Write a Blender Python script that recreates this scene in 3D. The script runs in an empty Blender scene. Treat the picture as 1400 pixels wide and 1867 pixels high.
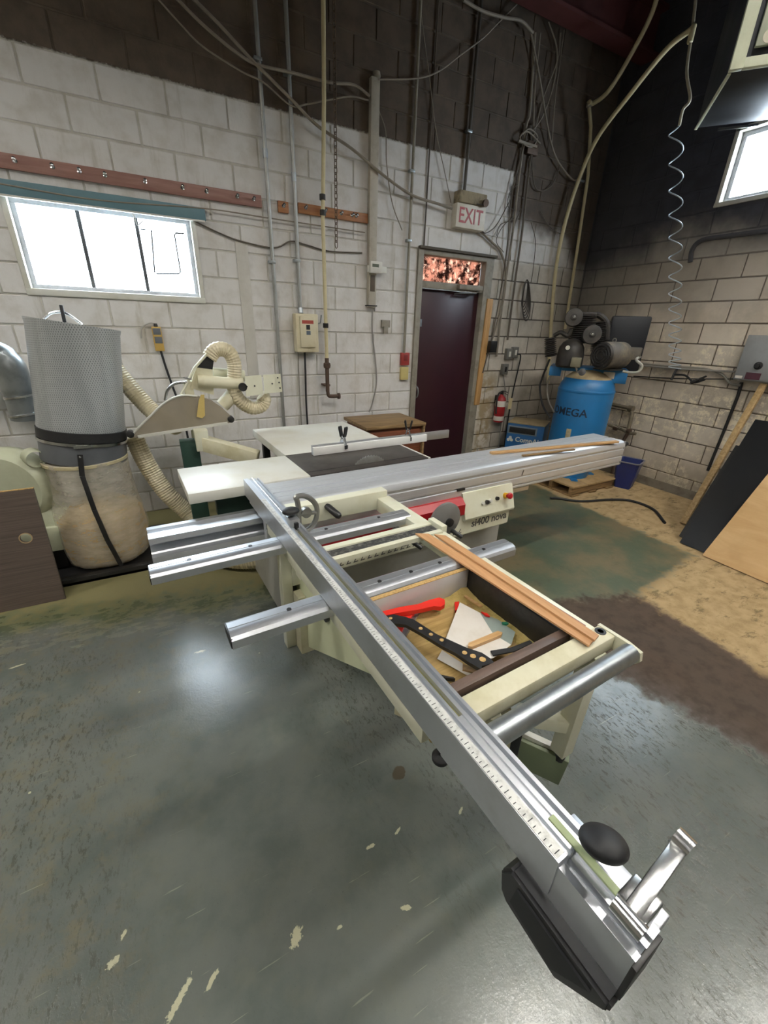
import bpy, bmesh, math, random
from mathutils import Vector, Matrix
random.seed(7)
PI = math.pi
scene = bpy.context.scene
COL = scene.collection

# ------------------------------------------------------------------ camera
F_PX, YAW, PITCH, ROLL, CAM_H = 753.13, 0.504105, 0.421525, 0.033021, 1.667
D, W = 4.179, 5.135            # back wall plane y = D, right wall plane x = W
CEIL = 4.75
_fw = Vector((math.sin(YAW)*math.cos(PITCH), math.cos(YAW)*math.cos(PITCH), -math.sin(PITCH)))
_r0 = Vector((math.cos(YAW), -math.sin(YAW), 0)); _u0 = _r0.cross(_fw)
_rt = math.cos(ROLL)*_r0 + math.sin(ROLL)*_u0
_up = -math.sin(ROLL)*_r0 + math.cos(ROLL)*_u0
CAM = Vector((0, 0, CAM_H))
cam_data = bpy.data.cameras.new('camera'); cam = bpy.data.objects.new('camera', cam_data)
COL.objects.link(cam)
cam_data.sensor_fit = 'HORIZONTAL'; cam_data.sensor_width = 36.0
cam_data.lens = F_PX/1400*36.0; cam_data.clip_start = 0.02; cam_data.clip_end = 200
m3 = Matrix((_rt, _up, -_fw)).transposed()
cam.matrix_world = Matrix.Translation(CAM) @ m3.to_4x4()
scene.camera = cam

# ------------------------------------------------------------------ world, light level
vs = scene.view_settings
vs.view_transform = 'Standard'; vs.look = 'None'; vs.gamma = 1.0; vs.use_curve_mapping = False
vs.exposure = 0.0
SKY = 42.0
LAMP = 135.0
world = bpy.data.worlds.new('daylight'); scene.world = world; world.use_nodes = True
bg = world.node_tree.nodes['Background']
bg.inputs[0].default_value = (0.80, 0.90, 1.0, 1); bg.inputs[1].default_value = SKY
def portal(loc, rot, sx, sy):
    l = bpy.data.lights.new('window_portal', 'AREA'); l.shape = 'RECTANGLE'; l.size = sx; l.size_y = sy
    l.cycles.is_portal = True
    o = bpy.data.objects.new('window_portal', l); COL.objects.link(o); o.location = loc; o.rotation_euler = rot
portal((-0.09, D+0.13, 2.12), (-PI/2, 0, 0), 1.14, 0.54)
portal((W+0.13, 2.19, 3.13), (0, PI/2, 0), 0.54, 1.2)

# ------------------------------------------------------------------ pixel helpers (a pixel gives a direction, a plane the distance)
def ray(px, py):
    a, b = (px-700)/F_PX, (py-933.5)/F_PX
    return a*_rt - b*_up + _fw
def PB(px, py, y=D): r = ray(px, py); return CAM + r*(y/r.y)
def PR(px, py, x=W): r = ray(px, py); return CAM + r*(x/r.x)
def PZ(px, py, z=0.0): r = ray(px, py); return CAM + r*((z-CAM_H)/r.z)
TH = math.radians(2.8)
SAW = Matrix.Rotation(TH, 4, 'Z'); SAWI = SAW.inverted()
def PS(px, py, z): return SAWI @ PZ(px, py, z)
def PSV(px, py, v):
    r = SAWI @ ray(px, py); return CAM + r*(v/r.y)
def PSU(px, py, u):
    r = SAWI @ ray(px, py); return CAM + r*(u/r.x)

# ------------------------------------------------------------------ node helpers
class NT:
    def __init__(s, name):
        s.m = bpy.data.materials.new(name); s.m.use_nodes = True
        s.t = s.m.node_tree; s.t.nodes.clear()
        s.out = s.t.nodes.new('ShaderNodeOutputMaterial')
    def n(s, typ, ins=None, **kw):
        nd = s.t.nodes.new('ShaderNode'+typ)
        for k, v in kw.items(): setattr(nd, k, v)
        for k, v in (ins or {}).items(): s.set(nd.inputs[k], v)
        return nd
    def set(s, sock, v):
        if hasattr(v, 'is_output'): s.t.links.new(v, sock)
        else:
            if isinstance(v, (tuple, list)) and len(v) == 3 and sock.type == 'RGBA': v = (*v, 1)
            sock.default_value = v
    def math(s, op, a, b=0.0, c=0.0, clamp=False):
        nd = s.n('Math', {0: a, 1: b, 2: c}, operation=op); nd.use_clamp = clamp; return nd.outputs[0]
    def mix(s, f, a, b):
        nd = s.n('Mix', data_type='RGBA')
        s.set(nd.inputs[0], f); s.set(nd.inputs[6], a); s.set(nd.inputs[7], b); return nd.outputs[2]
    def step(s, v, a, b):
        nd = s.n('MapRange', {0: v, 1: a, 2: b}); nd.interpolation_type = 'SMOOTHSTEP'; return nd.outputs[0]
    def noise(s, vec, scale, detail=3, rough=.55, dist=0.0):
        nd = s.n('TexNoise', {'Scale': scale, 'Detail': detail, 'Roughness': rough, 'Distortion': dist})
        if vec is not None: s.t.links.new(vec, nd.inputs['Vector'])
        return nd.outputs[0]
    def mapv(s, vec, sc=(1, 1, 1), rot=(0, 0, 0)):
        nd = s.n('Mapping', {'Scale': sc, 'Rotation': rot}); s.t.links.new(vec, nd.inputs[0]); return nd.outputs[0]
    def pos(s): return s.n('NewGeometry').outputs['Position']
    def obj(s): return s.n('TexCoord').outputs['Object']
    def bump(s, h, strength=.3, dist=.01):
        return s.n('Bump', {'Strength': strength, 'Distance': dist, 'Height': h}).outputs[0]
    def bsdf(s, col, rough=.5, metal=0.0, **kw):
        nd = s.n('BsdfPrincipled', {'Base Color': col, 'Roughness': rough, 'Metallic': metal})
        for k, v in kw.items(): s.set(nd.inputs[k.replace('_', ' ')], v)
        return nd
    def done(s, sh):
        s.t.links.new(sh if hasattr(sh, 'is_output') else sh.outputs[0], s.out.inputs[0]); return s.m

def hexl(h):
    def f(c): c /= 255; return c/12.92 if c <= .04045 else ((c+.055)/1.055)**2.4
    return tuple(f(int(h[i:i+2], 16)) for i in (0, 2, 4))
def dim(c, k): return tuple(x*k for x in c)

MATS = {}
def mat(name, col, rough=.5, metal=0.0, dirt=None, amt=.35, scale=9.0, bump=0.0, bscale=60.0, sx=(1, 1, 1), spec=None):
    """plain surface with procedural wear: dirt colour mixed in by noise, fine bump"""
    if name in MATS: return MATS[name]
    t = NT(name); c = hexl(col) if isinstance(col, str) else col
    o = t.mapv(t.obj(), sx)
    d = hexl(dirt) if isinstance(dirt, str) else (dirt or dim(c, .72))
    nz = t.noise(o, scale, 5, .65)
    f = t.math('MULTIPLY', t.step(nz, .42, .72), amt)
    kw = {}
    if bump: kw['Normal'] = t.bump(t.noise(o, bscale, 3), bump, .004)
    rr = t.math('ADD', rough-.06, t.math('MULTIPLY', nz, .14))
    b = t.bsdf(t.mix(f, c, d), rr, metal, **kw)
    if spec is not None: b.inputs['Specular IOR Level'].default_value = spec
    MATS[name] = t.done(b); return MATS[name]
def wood(name, a, b, rough=.55, sx=(2, 30, 30), amt=1.0):
    if name in MATS: return MATS[name]
    t = NT(name); o = t.mapv(t.obj(), sx)
    nz = t.noise(o, 1.6, 6, .6, .6)
    n2 = t.noise(t.obj(), 5, 3)
    c = t.mix(t.math('MULTIPLY', t.step(nz, .3, .7), amt), hexl(a), hexl(b))
    c = t.mix(t.math('MULTIPLY', t.step(n2, .5, .8), .35), c, dim(hexl(b), .8))
    MATS[name] = t.done(t.bsdf(c, rough, Normal=t.bump(nz, .15, .003))); return MATS[name]

# ------------------------------------------------------------------ mesh builder
def spline(pts, n=8, closed=False):
    P = [Vector(p) for p in pts]; out = []; N = len(P)
    rng = range(N if closed else N-1)
    for i in rng:
        if closed: p0, p1, p2, p3 = P[i-1], P[i], P[(i+1) % N], P[(i+2) % N]
        else:
            p1, p2 = P[i], P[i+1]
            p0 = P[i-1] if i else 2*p1-p2
            p3 = P[i+2] if i+2 < N else 2*p2-p1
        for k in range(n):
            s = k/n
            out.append(.5*((2*p1)+(-p0+p2)*s+(2*p0-5*p1+4*p2-p3)*s*s+(-p0+3*p1-3*p2+p3)*s**3))
    if not closed: out.append(P[-1])
    return out
class MB:
    def __init__(s): s.bm = bmesh.new()
    def _add(s, vs, fs):
        b = [s.bm.verts.new(v) for v in vs]
        for f in fs:
            try: s.bm.faces.new([b[i] for i in f])
            except ValueError: pass
        return s
    def box(s, x0, x1, y0, y1, z0, z1, bev=0.0, mtx=None):
        sub = bmesh.new(); bmesh.ops.create_cube(sub, size=1)
        c = Vector(((x0+x1)/2, (y0+y1)/2, (z0+z1)/2)); d = (abs(x1-x0), abs(y1-y0), abs(z1-z0))
        for v in sub.verts: v.co = Vector((v.co.x*d[0], v.co.y*d[1], v.co.z*d[2]))
        if bev: bmesh.ops.bevel(sub, geom=sub.edges[:], offset=min(bev, min(d)*.45), segments=2, affect='EDGES', profile=.5)
        for v in sub.verts:
            v.co += c
            if mtx is not None: v.co = mtx @ v.co
        s.merge(sub); return s
    def merge(s, sub):
        sub.verts.index_update()
        s._add([v.co.copy() for v in sub.verts], [[v.index for v in f.verts] for f in sub.faces]); sub.free()
    def bar(s, p0, p1, w, h, up=(0, 0, 1), bev=0.0):
        """box section bar from p0 to p1: w across, h along 'up'"""
        p0, p1 = Vector(p0), Vector(p1); d = (p1-p0); L = d.length; d.normalize()
        x = d.cross(Vector(up)).normalized(); z = x.cross(d)
        M = Matrix((d, x, z)).transposed().to_4x4(); M.translation = (p0+p1)/2
        return s.box(-L/2, L/2, -w/2, w/2, -h/2, h/2, bev, M)
    def cyl(s, p0, p1, r, r1=None, seg=16):
        return s.tube([p0, p1], [r, r if r1 is None else r1], seg)
    def tube(s, pts, r, seg=8, closed=False):
        P = [Vector(p) for p in pts]; N = len(P)
        R = r if isinstance(r, (list, tuple)) else [r]*N
        tang = []
        for i in range(N):
            if closed: t = P[(i+1) % N]-P[i-1]
            else: t = P[min(i+1, N-1)]-P[max(i-1, 0)]
            tang.append(t.normalized() if t.length > 1e-9 else Vector((0, 0, 1)))
        a = Vector((0, 0, 1)) if abs(tang[0].z) < .9 else Vector((1, 0, 0))
        nrm = (a - tang[0]*a.dot(tang[0])).normalized()
        vs, fs = [], []
        for i in range(N):
            nrm = (nrm - tang[i]*nrm.dot(tang[i]))
            nrm = nrm.normalized() if nrm.length > 1e-6 else tang[i].orthogonal().normalized()
            bn = tang[i].cross(nrm)
            for k in range(seg):
                an = 2*PI*k/seg
                vs.append(P[i]+(nrm*math.cos(an)+bn*math.sin(an))*R[i])
        for i in range(N if closed else N-1):
            j = (i+1) % N
            for k in range(seg):
                k2 = (k+1) % seg
                fs.append((i*seg+k, i*seg+k2, j*seg+k2, j*seg+k))
        if not closed:
            fs.append(tuple(range(seg-1, -1, -1))); fs.append(tuple((N-1)*seg+k for k in range(seg)))
        return s._add(vs, fs)
    def lathe(s, prof, o=(0, 0, 0), axis=(0, 0, 1), seg=28, fn=None, cap=True):
        """profile of (radius, height) turned about the axis through o"""
        ax = Vector(axis).normalized(); q = ax.orthogonal().normalized() if abs(ax.z) < .99 else Vector((1, 0, 0))
        q = (q-ax*q.dot(ax)).normalized(); w = ax.cross(q); o = Vector(o)
        vs, fs = [], []
        for i, (r, h) in enumerate(prof):
            for k in range(seg):
                an = 2*PI*k/seg; rr = r*(fn(an, h) if fn else 1)
                vs.append(o+ax*h+(q*math.cos(an)+w*math.sin(an))*max(rr, 1e-5))
        for i in range(len(prof)-1):
            for k in range(seg):
                k2 = (k+1) % seg
                fs.append((i*seg+k, i*seg+k2, (i+1)*seg+k2, (i+1)*seg+k))
        if cap and prof[0][0] > 1e-4: fs.append(tuple(range(seg-1, -1, -1)))
        if cap and prof[-1][0] > 1e-4: fs.append(tuple((len(prof)-1)*seg+k for k in range(seg)))
        return s._add(vs, fs)
    def prism(s, poly, ax, a0, a1):
        """polygon in the two axes other than ax, extruded from a0 to a1 along ax ('x','y','z')"""
        def P(p, a):
            return {'x': (a, p[0], p[1]), 'y': (p[0], a, p[1]), 'z': (p[0], p[1], a)}[ax]
        n = len(poly)
        vs = [P(p, a0) for p in poly]+[P(p, a1) for p in poly]
        fs = [tuple(range(n-1, -1, -1)), tuple(range(n, 2*n))]
        for i in range(n): fs.append((i, (i+1) % n, n+(i+1) % n, n+i))
        return s._add(vs, fs)
    def plate(s, pts, th, nrm=None):
        """flat polygon of 3D points given a thickness"""
        P = [Vector(p) for p in pts]; n = len(P)
        N = Vector(nrm).normalized() if nrm else (P[1]-P[0]).cross(P[2]-P[0]).normalized()
        vs = P+[p+N*th for p in P]
        fs = [tuple(range(n-1, -1, -1)), tuple(range(n, 2*n))]
        for i in range(n): fs.append((i, (i+1) % n, n+(i+1) % n, n+i))
        return s._add(vs, fs)
    def ell(s, c, r, seg=20, rings=12, mtx=None):
        sub = bmesh.new(); bmesh.ops.create_uvsphere(sub, u_segments=seg, v_segments=rings, radius=1)
        for v in sub.verts:
            v.co = Vector((v.co.x*r[0], v.co.y*r[1], v.co.z*r[2]))
            if mtx is not None: v.co = mtx @ v.co
            v.co += Vector(c)
        s.merge(sub); return s
    def xf(s, M):
        bmesh.ops.transform(s.bm, matrix=M, verts=s.bm.verts[:]); return s
    def build(s, name, m, parent=None, xf=None, ang=35, flat=False):
        if xf is not None: s.xf(xf)
        bmesh.ops.recalc_face_normals(s.bm, faces=s.bm.faces[:])
        loc = Vector((0, 0, 0))
        if parent is not None:
            Pm = parent if parent.type == 'EMPTY' else (parent.parent or parent)
            M0 = Pm.matrix_basis if Pm.parent is None else Pm.parent.matrix_basis @ Pm.matrix_basis
            s.xf(M0.inverted())
        else:
            co = [v.co for v in s.bm.verts]
            xs = [c.x for c in co]; ys = [c.y for c in co]
            loc = Vector(((min(xs)+max(xs))/2, (min(ys)+max(ys))/2, min(c.z for c in co)))
            s.xf(Matrix.Translation(-loc))
        me = bpy.data.meshes.new(name); s.bm.to_mesh(me); s.bm.free()
        me.materials.append(m if not isinstance(m, str) else MATS[m])
        if not flat:
            me.polygons.foreach_set('use_smooth', [True]*len(me.polygons)); me.set_sharp_from_angle(angle=math.radians(ang))
        o = bpy.data.objects.new(name, me); COL.objects.link(o); o.location = loc
        if parent is not None: o.parent = parent
        return o
def tag(o, label, cat, group=None):
    o['label'] = label; o['category'] = cat
    if group: o['group'] = group
    return o
def thing(name, label, cat, loc=(0, 0, 0), rz=0.0, group=None):
    o = bpy.data.objects.new(name, None); o.empty_display_size = .1; COL.objects.link(o)
    o.location = loc; o.rotation_euler = (0, 0, rz)
    o.matrix_basis = Matrix.Translation(Vector(loc)) @ Matrix.Rotation(rz, 4, 'Z')
    return tag(o, label, cat, group)
def struct(o): o['kind'] = 'structure'; return o
def textmesh(body, size, M, bold=False, fn=None, th=.0006, sx=1.0, bias=0.0):
    """lettering as a thin mesh; text lies in its local XY plane, M places it"""
    cu = bpy.data.curves.new('lettering', 'FONT'); cu.body = body; cu.size = size
    cu.align_x = 'CENTER'; cu.align_y = 'CENTER'; cu.extrude = th; cu.offset = bias; cu.resolution_u = 3
    o = bpy.data.objects.new('lettering_source', cu); COL.objects.link(o)
    dg = bpy.context.evaluated_depsgraph_get(); me = bpy.data.meshes.new_from_object(o.evaluated_get(dg))
    bpy.data.objects.remove(o); bpy.data.curves.remove(cu)
    b = MB(); b.bm.from_mesh(me); bpy.data.meshes.remove(me)
    for v in b.bm.verts:
        v.co.x *= sx
        v.co = M @ v.co if fn is None else fn(v.co)
    return b
def frame(o, x, y):
    """matrix with local X along x, Y along y (Z the normal), at o"""
    x = Vector(x).normalized(); y = Vector(y); y = (y-x*y.dot(x)).normalized(); z = x.cross(y)
    M = Matrix((x, y, z)).transposed().to_4x4(); M.translation = Vector(o); return M
# ================================================================== MATERIALS OF THE SHELL
def hp(t, P, A, B, inside, wid, amp, nz):
    """smooth mask: 1 on the side of line A-B where 'inside' lies; edge roughened by noise"""
    A, B, I = Vector(A).to_2d(), Vector(B).to_2d(), Vector(inside).to_2d()
    d = (B-A).normalized(); n = Vector((-d.y, d.x))
    if (I-A).dot(n) < 0: n = -n
    dp = t.n('VectorMath', {0: P, 1: (n.x, n.y, 0)}, operation='DOT_PRODUCT').outputs['Value']
    s = t.math('ADD', t.math('SUBTRACT', dp, A.dot(n)), t.math('MULTIPLY', t.math('SUBTRACT', nz, .5), amp))
    return t.step(s, -wid, wid)
def spot(t, P, c, rx, ry, ang, nz, amp=.8):
    c = Vector(c)
    v = t.n('VectorMath', {0: P, 1: (c.x, c.y, 0)}, operation='SUBTRACT').outputs[0]
    v = t.n('VectorRotate', {'Vector': v, 'Angle': -ang}, rotation_type='Z_AXIS').outputs[0]
    v = t.n('VectorMath', {0: v, 1: (1/rx, 1/ry, 0)}, operation='MULTIPLY').outputs[0]
    L = t.n('VectorMath', {0: v}, operation='LENGTH').outputs['Value']
    L = t.math('ADD', L, t.math('MULTIPLY', t.math('SUBTRACT', nz, .5), amp*2))
    return t.step(L, 1.0, .82)
def floor_material():
    t = NT('painted_concrete'); P = t.pos()
    nA = t.noise(P, 3.2, 5, .6); nB = t.noise(P, 11, 4, .6); nC = t.noise(P, 45, 4, .65); nF = t.noise(P, 150, 3, .6); nE = t.noise(P, 70, 6, .75)
    grey = t.mix(t.step(nA, .35, .7), hexl('666a65'), hexl('555c57'))
    grey = t.mix(t.math('MULTIPLY', t.step(nB, .45, .8), .25), grey, hexl('716f5e'))
    # dusty wear on the left
    wear = t.math('MULTIPLY', t.step(t.noise(P, 9, 7, .75), .45, .72), hp(t, P, PZ(330, 1200), PZ(230, 1867), PZ(0, 1500), .25, .8, nA))
    grey = t.mix(t.math('MULTIPLY', wear, .6), grey, hexl('6f6850'))
    st = t.mapv(P, (46, 17, 1), (0, 0, .75))
    scuff = t.math('MULTIPLY', t.math('MULTIPLY', t.step(t.noise(st, 1.3, 6, .8), .535, .575), t.step(t.noise(P, 4, 4, .6), .34, .55)),
                   t.math('MAXIMUM', hp(t, P, PZ(900, 1600), PZ(1150, 1867), PZ(1300, 1600), .3, .5, nA),
                          t.math('MULTIPLY', hp(t, P, PZ(230, 1350), PZ(180, 1867), PZ(0, 1600), .2, .7, nA), .8)))
    grey = t.mix(t.math('MULTIPLY', scuff, .75), grey, hexl('38342c'))
    scr = t.step(t.noise(t.mapv(P, (2.0, 46, 1), (0, 0, 1.15)), 2.2, 3, .5), .70, .73)
    grey = t.mix(t.math('MULTIPLY', scr, .3), grey, hexl('a8a893'))
    green = t.mix(t.step(nA, .38, .66), hexl('4c5643'), hexl('6f654b'))
    green = t.mix(t.math('MULTIPLY', t.step(nB, .55, .75), .5), green, hexl('45412f'))
    tan = t.mix(t.step(nB, .35, .7), hexl('b39a72'), hexl('9b835c'))
    tan = t.mix(t.math('MULTIPLY', t.step(t.noise(t.mapv(P, (3, 7, 1), (0, 0, .5)), 1.6, 6, .75), .53, .64), .8), tan, hexl('6b5c3c'))
    tan = t.mix(t.math('MULTIPLY', t.step(nF, .5, .8), .4), tan, hexl('cbb084'))
    brown = t.mix(t.step(nB, .4, .7), hexl('473930'), hexl('392c23'))
    g1 = t.math('MULTIPLY', hp(t, P, PZ(1040, 1150), PZ(1400, 1360), PZ(1200, 1130), .06, .35, nB),
                hp(t, P, (1.25, 0), (1.25, 4), (3, 1), .3, .5, nB))
    c = t.mix(g1, grey, green)
    br = t.math('MULTIPLY', hp(t, P, PZ(1050, 1190), PZ(1400, 1383), PZ(1200, 1180), .05, .3, nB),
                hp(t, P, PZ(1040, 1092), PZ(1160, 1085), PZ(1150, 1200), .05, .3, nB))
    c = t.mix(t.math('MULTIPLY', br, .93), c, brown)
    tA = t.math('MULTIPLY', hp(t, P, PZ(1160, 1085), PZ(1400, 1232), PZ(1380, 1120), .05, .22, nB),
                hp(t, P, PZ(1160, 1085), PZ(1275, 1005), PZ(1300, 1100), .05, .25, nB))
    tB = hp(t, P, PZ(960, 878), PZ(1245, 1004), PZ(1150, 920), .05, .28, nB)
    tB = t.math('MULTIPLY', tB, hp(t, P, (3.0, 0), (3.0, 4), (4, 1), .2, .3, nB))
    sh = t.math('MAXIMUM', tA, tB)
    # sawdust round the collector, left
    dl = t.math('MULTIPLY', hp(t, P, PZ(60, 1118), PZ(500, 1062), PZ(200, 1040), .10, .5, nB), hp(t, P, (1.2, 0), (1.2, 4), (0, 3), .3, .5, nB))
    c = t.mix(t.math('MULTIPLY', hp(t, P, PZ(0, 1160), PZ(480, 1100), PZ(200, 1050), .14, .4, nA), t.math('MULTIPLY', hp(t, P, (.9, 0), (.9, 4), (0, 3), .3, .3, nB), .8)), c, hexl('464f2f'))
    streak = t.step(t.noise(t.mapv(P, (5, 14, 1), (0, 0, .35)), 1.5, 5, .65), .46, .62)
    wide = t.math('MULTIPLY', hp(t, P, PZ(230, 1150), PZ(560, 1100), PZ(400, 1030), .16, .4, nA), hp(t, P, (1.0, 0), (1.0, 4), (0, 3), .3, .3, nB))
    dl = t.math('MAXIMUM', dl, t.math('MULTIPLY', wide, t.math('MULTIPLY', streak, .6)))
    c = t.mix(t.math('MULTIPLY', sh, .95), c, tan)
    c = t.mix(t.math('MULTIPLY', dl, .6), c, hexl('8f8458'))
    # chips of cream paint and stains with shapes of their own
    chip = hexl('b9b69a')
    spots = [(365, 1188, .035, .012, -.1), (675, 1543, .022, .008, .1), (540, 1708, .03, .02, .9), (740, 1655, .022, .009, -.4), (325, 1825, .06, .012, .75), (385, 1790, .03, .009, .7),
             (620, 1690, .012, .006, 0), (225, 1705, .014, .007, 1), (840, 1478, .02, .006, .6), (725, 1515, .016, .006, .4), (205, 1755, .02, .012, .3), (30, 1215, .04, .008, .1)]
    m = None
    for (x, y, a, b, an) in spots:
        k = spot(t, P, PZ(x, y), a*.85, b*.8, an, nE, 1.5)
        m = k if m is None else t.math('MAXIMUM', m, k)
    vor = t.n('TexVoronoi', {'Scale': 5.0}); t.t.links.new(P, vor.inputs['Vector'])
    small = t.step(t.math('ADD', vor.outputs['Distance'], t.math('MULTIPLY', nC, .05)), .052, .042)
    m = t.math('MAXIMUM', m, t.math('MULTIPLY', small, .8))
    c = t.mix(m, c, chip)
    c = t.mix(t.math('MULTIPLY', spot(t, P, PZ(727, 1411), .035, .026, .4, nB), .8), c, hexl('4b4030'))
    c = t.mix(t.math('MULTIPLY', t.step(nF, .62, .75), .25), c, hexl('3a3a34'))
    loose = t.math('MAXIMUM', sh, t.math('MAXIMUM', t.math('MULTIPLY', br, .9), dl))
    rg = t.math('ADD', .17, t.math('ADD', t.math('MULTIPLY', loose, .5), t.math('MULTIPLY', nA, .12)))
    rg = t.math('ADD', rg, t.math('MULTIPLY', g1, .18))
    h = t.math('ADD', t.math('MULTIPLY', nC, .5), t.math('MULTIPLY', nF, .3))
    h = t.math('SUBTRACT', h, t.math('MULTIPLY', scuff, .5))
    return t.done(t.bsdf(c, rg, Normal=t.bump(h, .22, .004), Specular_IOR_Level=.5))
def block_material(name, mortar):
    """painted concrete block; the paint zones follow the place on the walls"""
    t = NT(name); P = t.pos()
    sep = t.n('SeparateXYZ', {0: P}); X, Y, Z = sep.outputs
    nA = t.noise(P, 1.7, 5, .6); nB = t.noise(P, 6, 5, .62); nC = t.noise(P, 40, 4, .65)
    rnd = t.n('ObjectInfo').outputs['Random']
    white = t.mix(t.step(nB, .4, .75), hexl('d6d3cf'), hexl('c5c0b8'))
    white = t.mix(t.math('MULTIPLY', t.step(t.noise(t.mapv(P, (6, 6, .7)), 1.4, 5, .7), .54, .72), .45), white, hexl('9d957f'))
    dark = t.mix(t.step(nB, .35, .7), hexl('55483b'), hexl('43382d'))
    navy = t.mix(t.step(nB, .35, .7), hexl('3b3c46'), hexl('2f3038'))
    raw = t.mix(t.step(nB, .35, .7), hexl('d2cabd'), hexl('bab2a4'))
    raw = t.mix(t.math('MULTIPLY', rnd, .3), raw, hexl('7a746a'))
    rawR = t.mix(t.step(nA, .35, .65), hexl('cfc4b4'), hexl('b0a595'))
    eff = t.math('MULTIPLY', t.step(t.noise(P, 13, 6, .8), .46, .58), t.step(t.noise(P, 2.2, 4, .6), .40, .56))
    eff = t.math('MULTIPLY', eff, t.step(Z, 1.85, 1.55))
    rawR = t.mix(t.math('MULTIPLY', eff, .75), rawR, hexl('efe4c8'))
    if mortar:
        raw = dim(hexl('5d564c'), .8); rawR = t.mix(t.math('MULTIPLY', eff, .6), hexl('665c50'), hexl('a89c80'))
        white = t.mix(t.step(nB, .4, .75), hexl('c4c0b6'), hexl('aea89c'))
        dark = t.mix(t.step(nB, .35, .7), hexl('5e5244'), hexl('483e33')); navy = hexl('3d3e46')
    # back wall: crisp dark band above the 16th course, ragged and lower at the right
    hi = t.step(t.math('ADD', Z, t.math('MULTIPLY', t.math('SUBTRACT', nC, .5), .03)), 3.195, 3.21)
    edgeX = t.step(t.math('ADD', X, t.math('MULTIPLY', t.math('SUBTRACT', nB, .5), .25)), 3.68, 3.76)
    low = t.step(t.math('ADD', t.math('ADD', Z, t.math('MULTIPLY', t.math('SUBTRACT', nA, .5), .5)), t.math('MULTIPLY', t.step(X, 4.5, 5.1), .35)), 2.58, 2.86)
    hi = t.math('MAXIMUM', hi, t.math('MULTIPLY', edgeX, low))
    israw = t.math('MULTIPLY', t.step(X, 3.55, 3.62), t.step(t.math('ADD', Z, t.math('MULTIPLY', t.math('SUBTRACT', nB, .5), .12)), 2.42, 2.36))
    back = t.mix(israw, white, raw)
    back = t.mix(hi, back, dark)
    corner_dark = t.math('MULTIPLY', t.step(X, 4.5, 5.1), .55)  # back wall gets darker towards the right corner
    back = t.mix(corner_dark, back, hexl('4a443e'))
    rust = t.math('MULTIPLY', t.math('MULTIPLY', t.step(X, 3.62, 3.68), t.step(X, 3.95, 3.8)), t.math('MULTIPLY', t.step(Z, 1.3, 1.0), t.step(nB, .38, .55)))
    back = t.mix(t.math('MULTIPLY', rust, .65), back, hexl('8c7339'))
    # right wall: soft overspray from above
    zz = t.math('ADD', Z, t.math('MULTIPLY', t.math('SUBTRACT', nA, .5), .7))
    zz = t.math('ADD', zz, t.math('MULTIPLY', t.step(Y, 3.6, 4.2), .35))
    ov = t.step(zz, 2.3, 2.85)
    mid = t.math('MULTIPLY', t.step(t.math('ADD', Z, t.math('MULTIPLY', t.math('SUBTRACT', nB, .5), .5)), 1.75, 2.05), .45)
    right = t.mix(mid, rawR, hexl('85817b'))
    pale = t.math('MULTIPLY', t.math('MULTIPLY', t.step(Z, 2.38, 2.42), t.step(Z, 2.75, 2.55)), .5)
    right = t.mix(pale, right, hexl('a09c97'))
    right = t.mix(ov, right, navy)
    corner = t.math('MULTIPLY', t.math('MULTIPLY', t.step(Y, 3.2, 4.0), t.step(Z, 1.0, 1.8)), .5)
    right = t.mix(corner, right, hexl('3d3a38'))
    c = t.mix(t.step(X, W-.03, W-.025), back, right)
    c = t.mix(t.math('MULTIPLY', t.step(Z, .5, .05), .4), c, hexl('6f6550'))
    h = t.math('ADD', t.math('MULTIPLY', nC, .7), nB)
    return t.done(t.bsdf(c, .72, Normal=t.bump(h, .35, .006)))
M_FLOOR = floor_material()
M_BLOCK = block_material('block_paint', False)
M_MORTAR = block_material('block_joint', True)
def mul_sock(s, k): return s
alu = mat('aluminium', 'd0d3d7', .38, .9, 'b2b3b0', .4, 6, .05, 90, (1, 1, 1))
galv = mat('galvanised_steel', 'aab0b2', .38, .9, '858a8a', .5, 14)
conduit_m = mat('conduit_steel', 'a9aaa6', .42, .75, '8d8878', .5, 7)
castiron = mat('cast_iron', '5b5652', .42, .7, '3f3b37', .6, 7)
cream = mat('cream_enamel', 'd9d8c2', .38, 0, 'c3bd98', .5, 5)
creamd = mat('dusty_cream', 'd3ceb2', .5, 0, 'b3a97e', .6, 6)
whitelam = mat('white_laminate', 'd3d2c8', .4, 0, 'beb89e', .45, 4)
greyp = mat('grey_enamel', 'a3a29b', .45, 0, '8f8c80', .4, 5)
redp = mat('red_enamel', 'a5141d', .35, 0, '84131a', .4, 7)
blackp = mat('black_plastic', '1a1a1b', .42, 0, '3a3732', .35, 18)
rubber = mat('black_rubber', '17181a', .6, 0, '34312c', .35, 20)
darkmetal = mat('dark_metal', '3a3938', .4, .8, '2a2826', .4, 9)
chrome = mat('bright_metal', 'cfd0cf', .22, 1.0, 'a5a49f', .3, 8)
creamhose = mat('cream_hose_plastic', 'cdc2a4', .5, 0, 'ab9c74', .55, 7)
yellowpipe = mat('cream_pipe_paint', 'cbbf98', .5, 0, 'a99c74', .5, 8)
pine = wood('pine', 'c9a472', 'a97f4c')
beech = wood('beech_strip', 'c79a6c', 'b4865a', sx=(30, 2, 30))
pine_up = wood('pine_upright', 'c9a06a', 'a97f4c', sx=(30, 30, 2))
oldwood = wood('weathered_wood', '9a7d55', '6c5537')
hookwood = wood('brown_board', 'a9754a', '8a5a38')
paintedboard = wood('rose_brown_board', '9a7468', '876055', sx=(2, 20, 20))
walnut = wood('dark_walnut', '6a564b', '4e3f36', .5)
blackwood = wood('black_laminate', '2a2826', '1c1b1a', .45)
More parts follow.
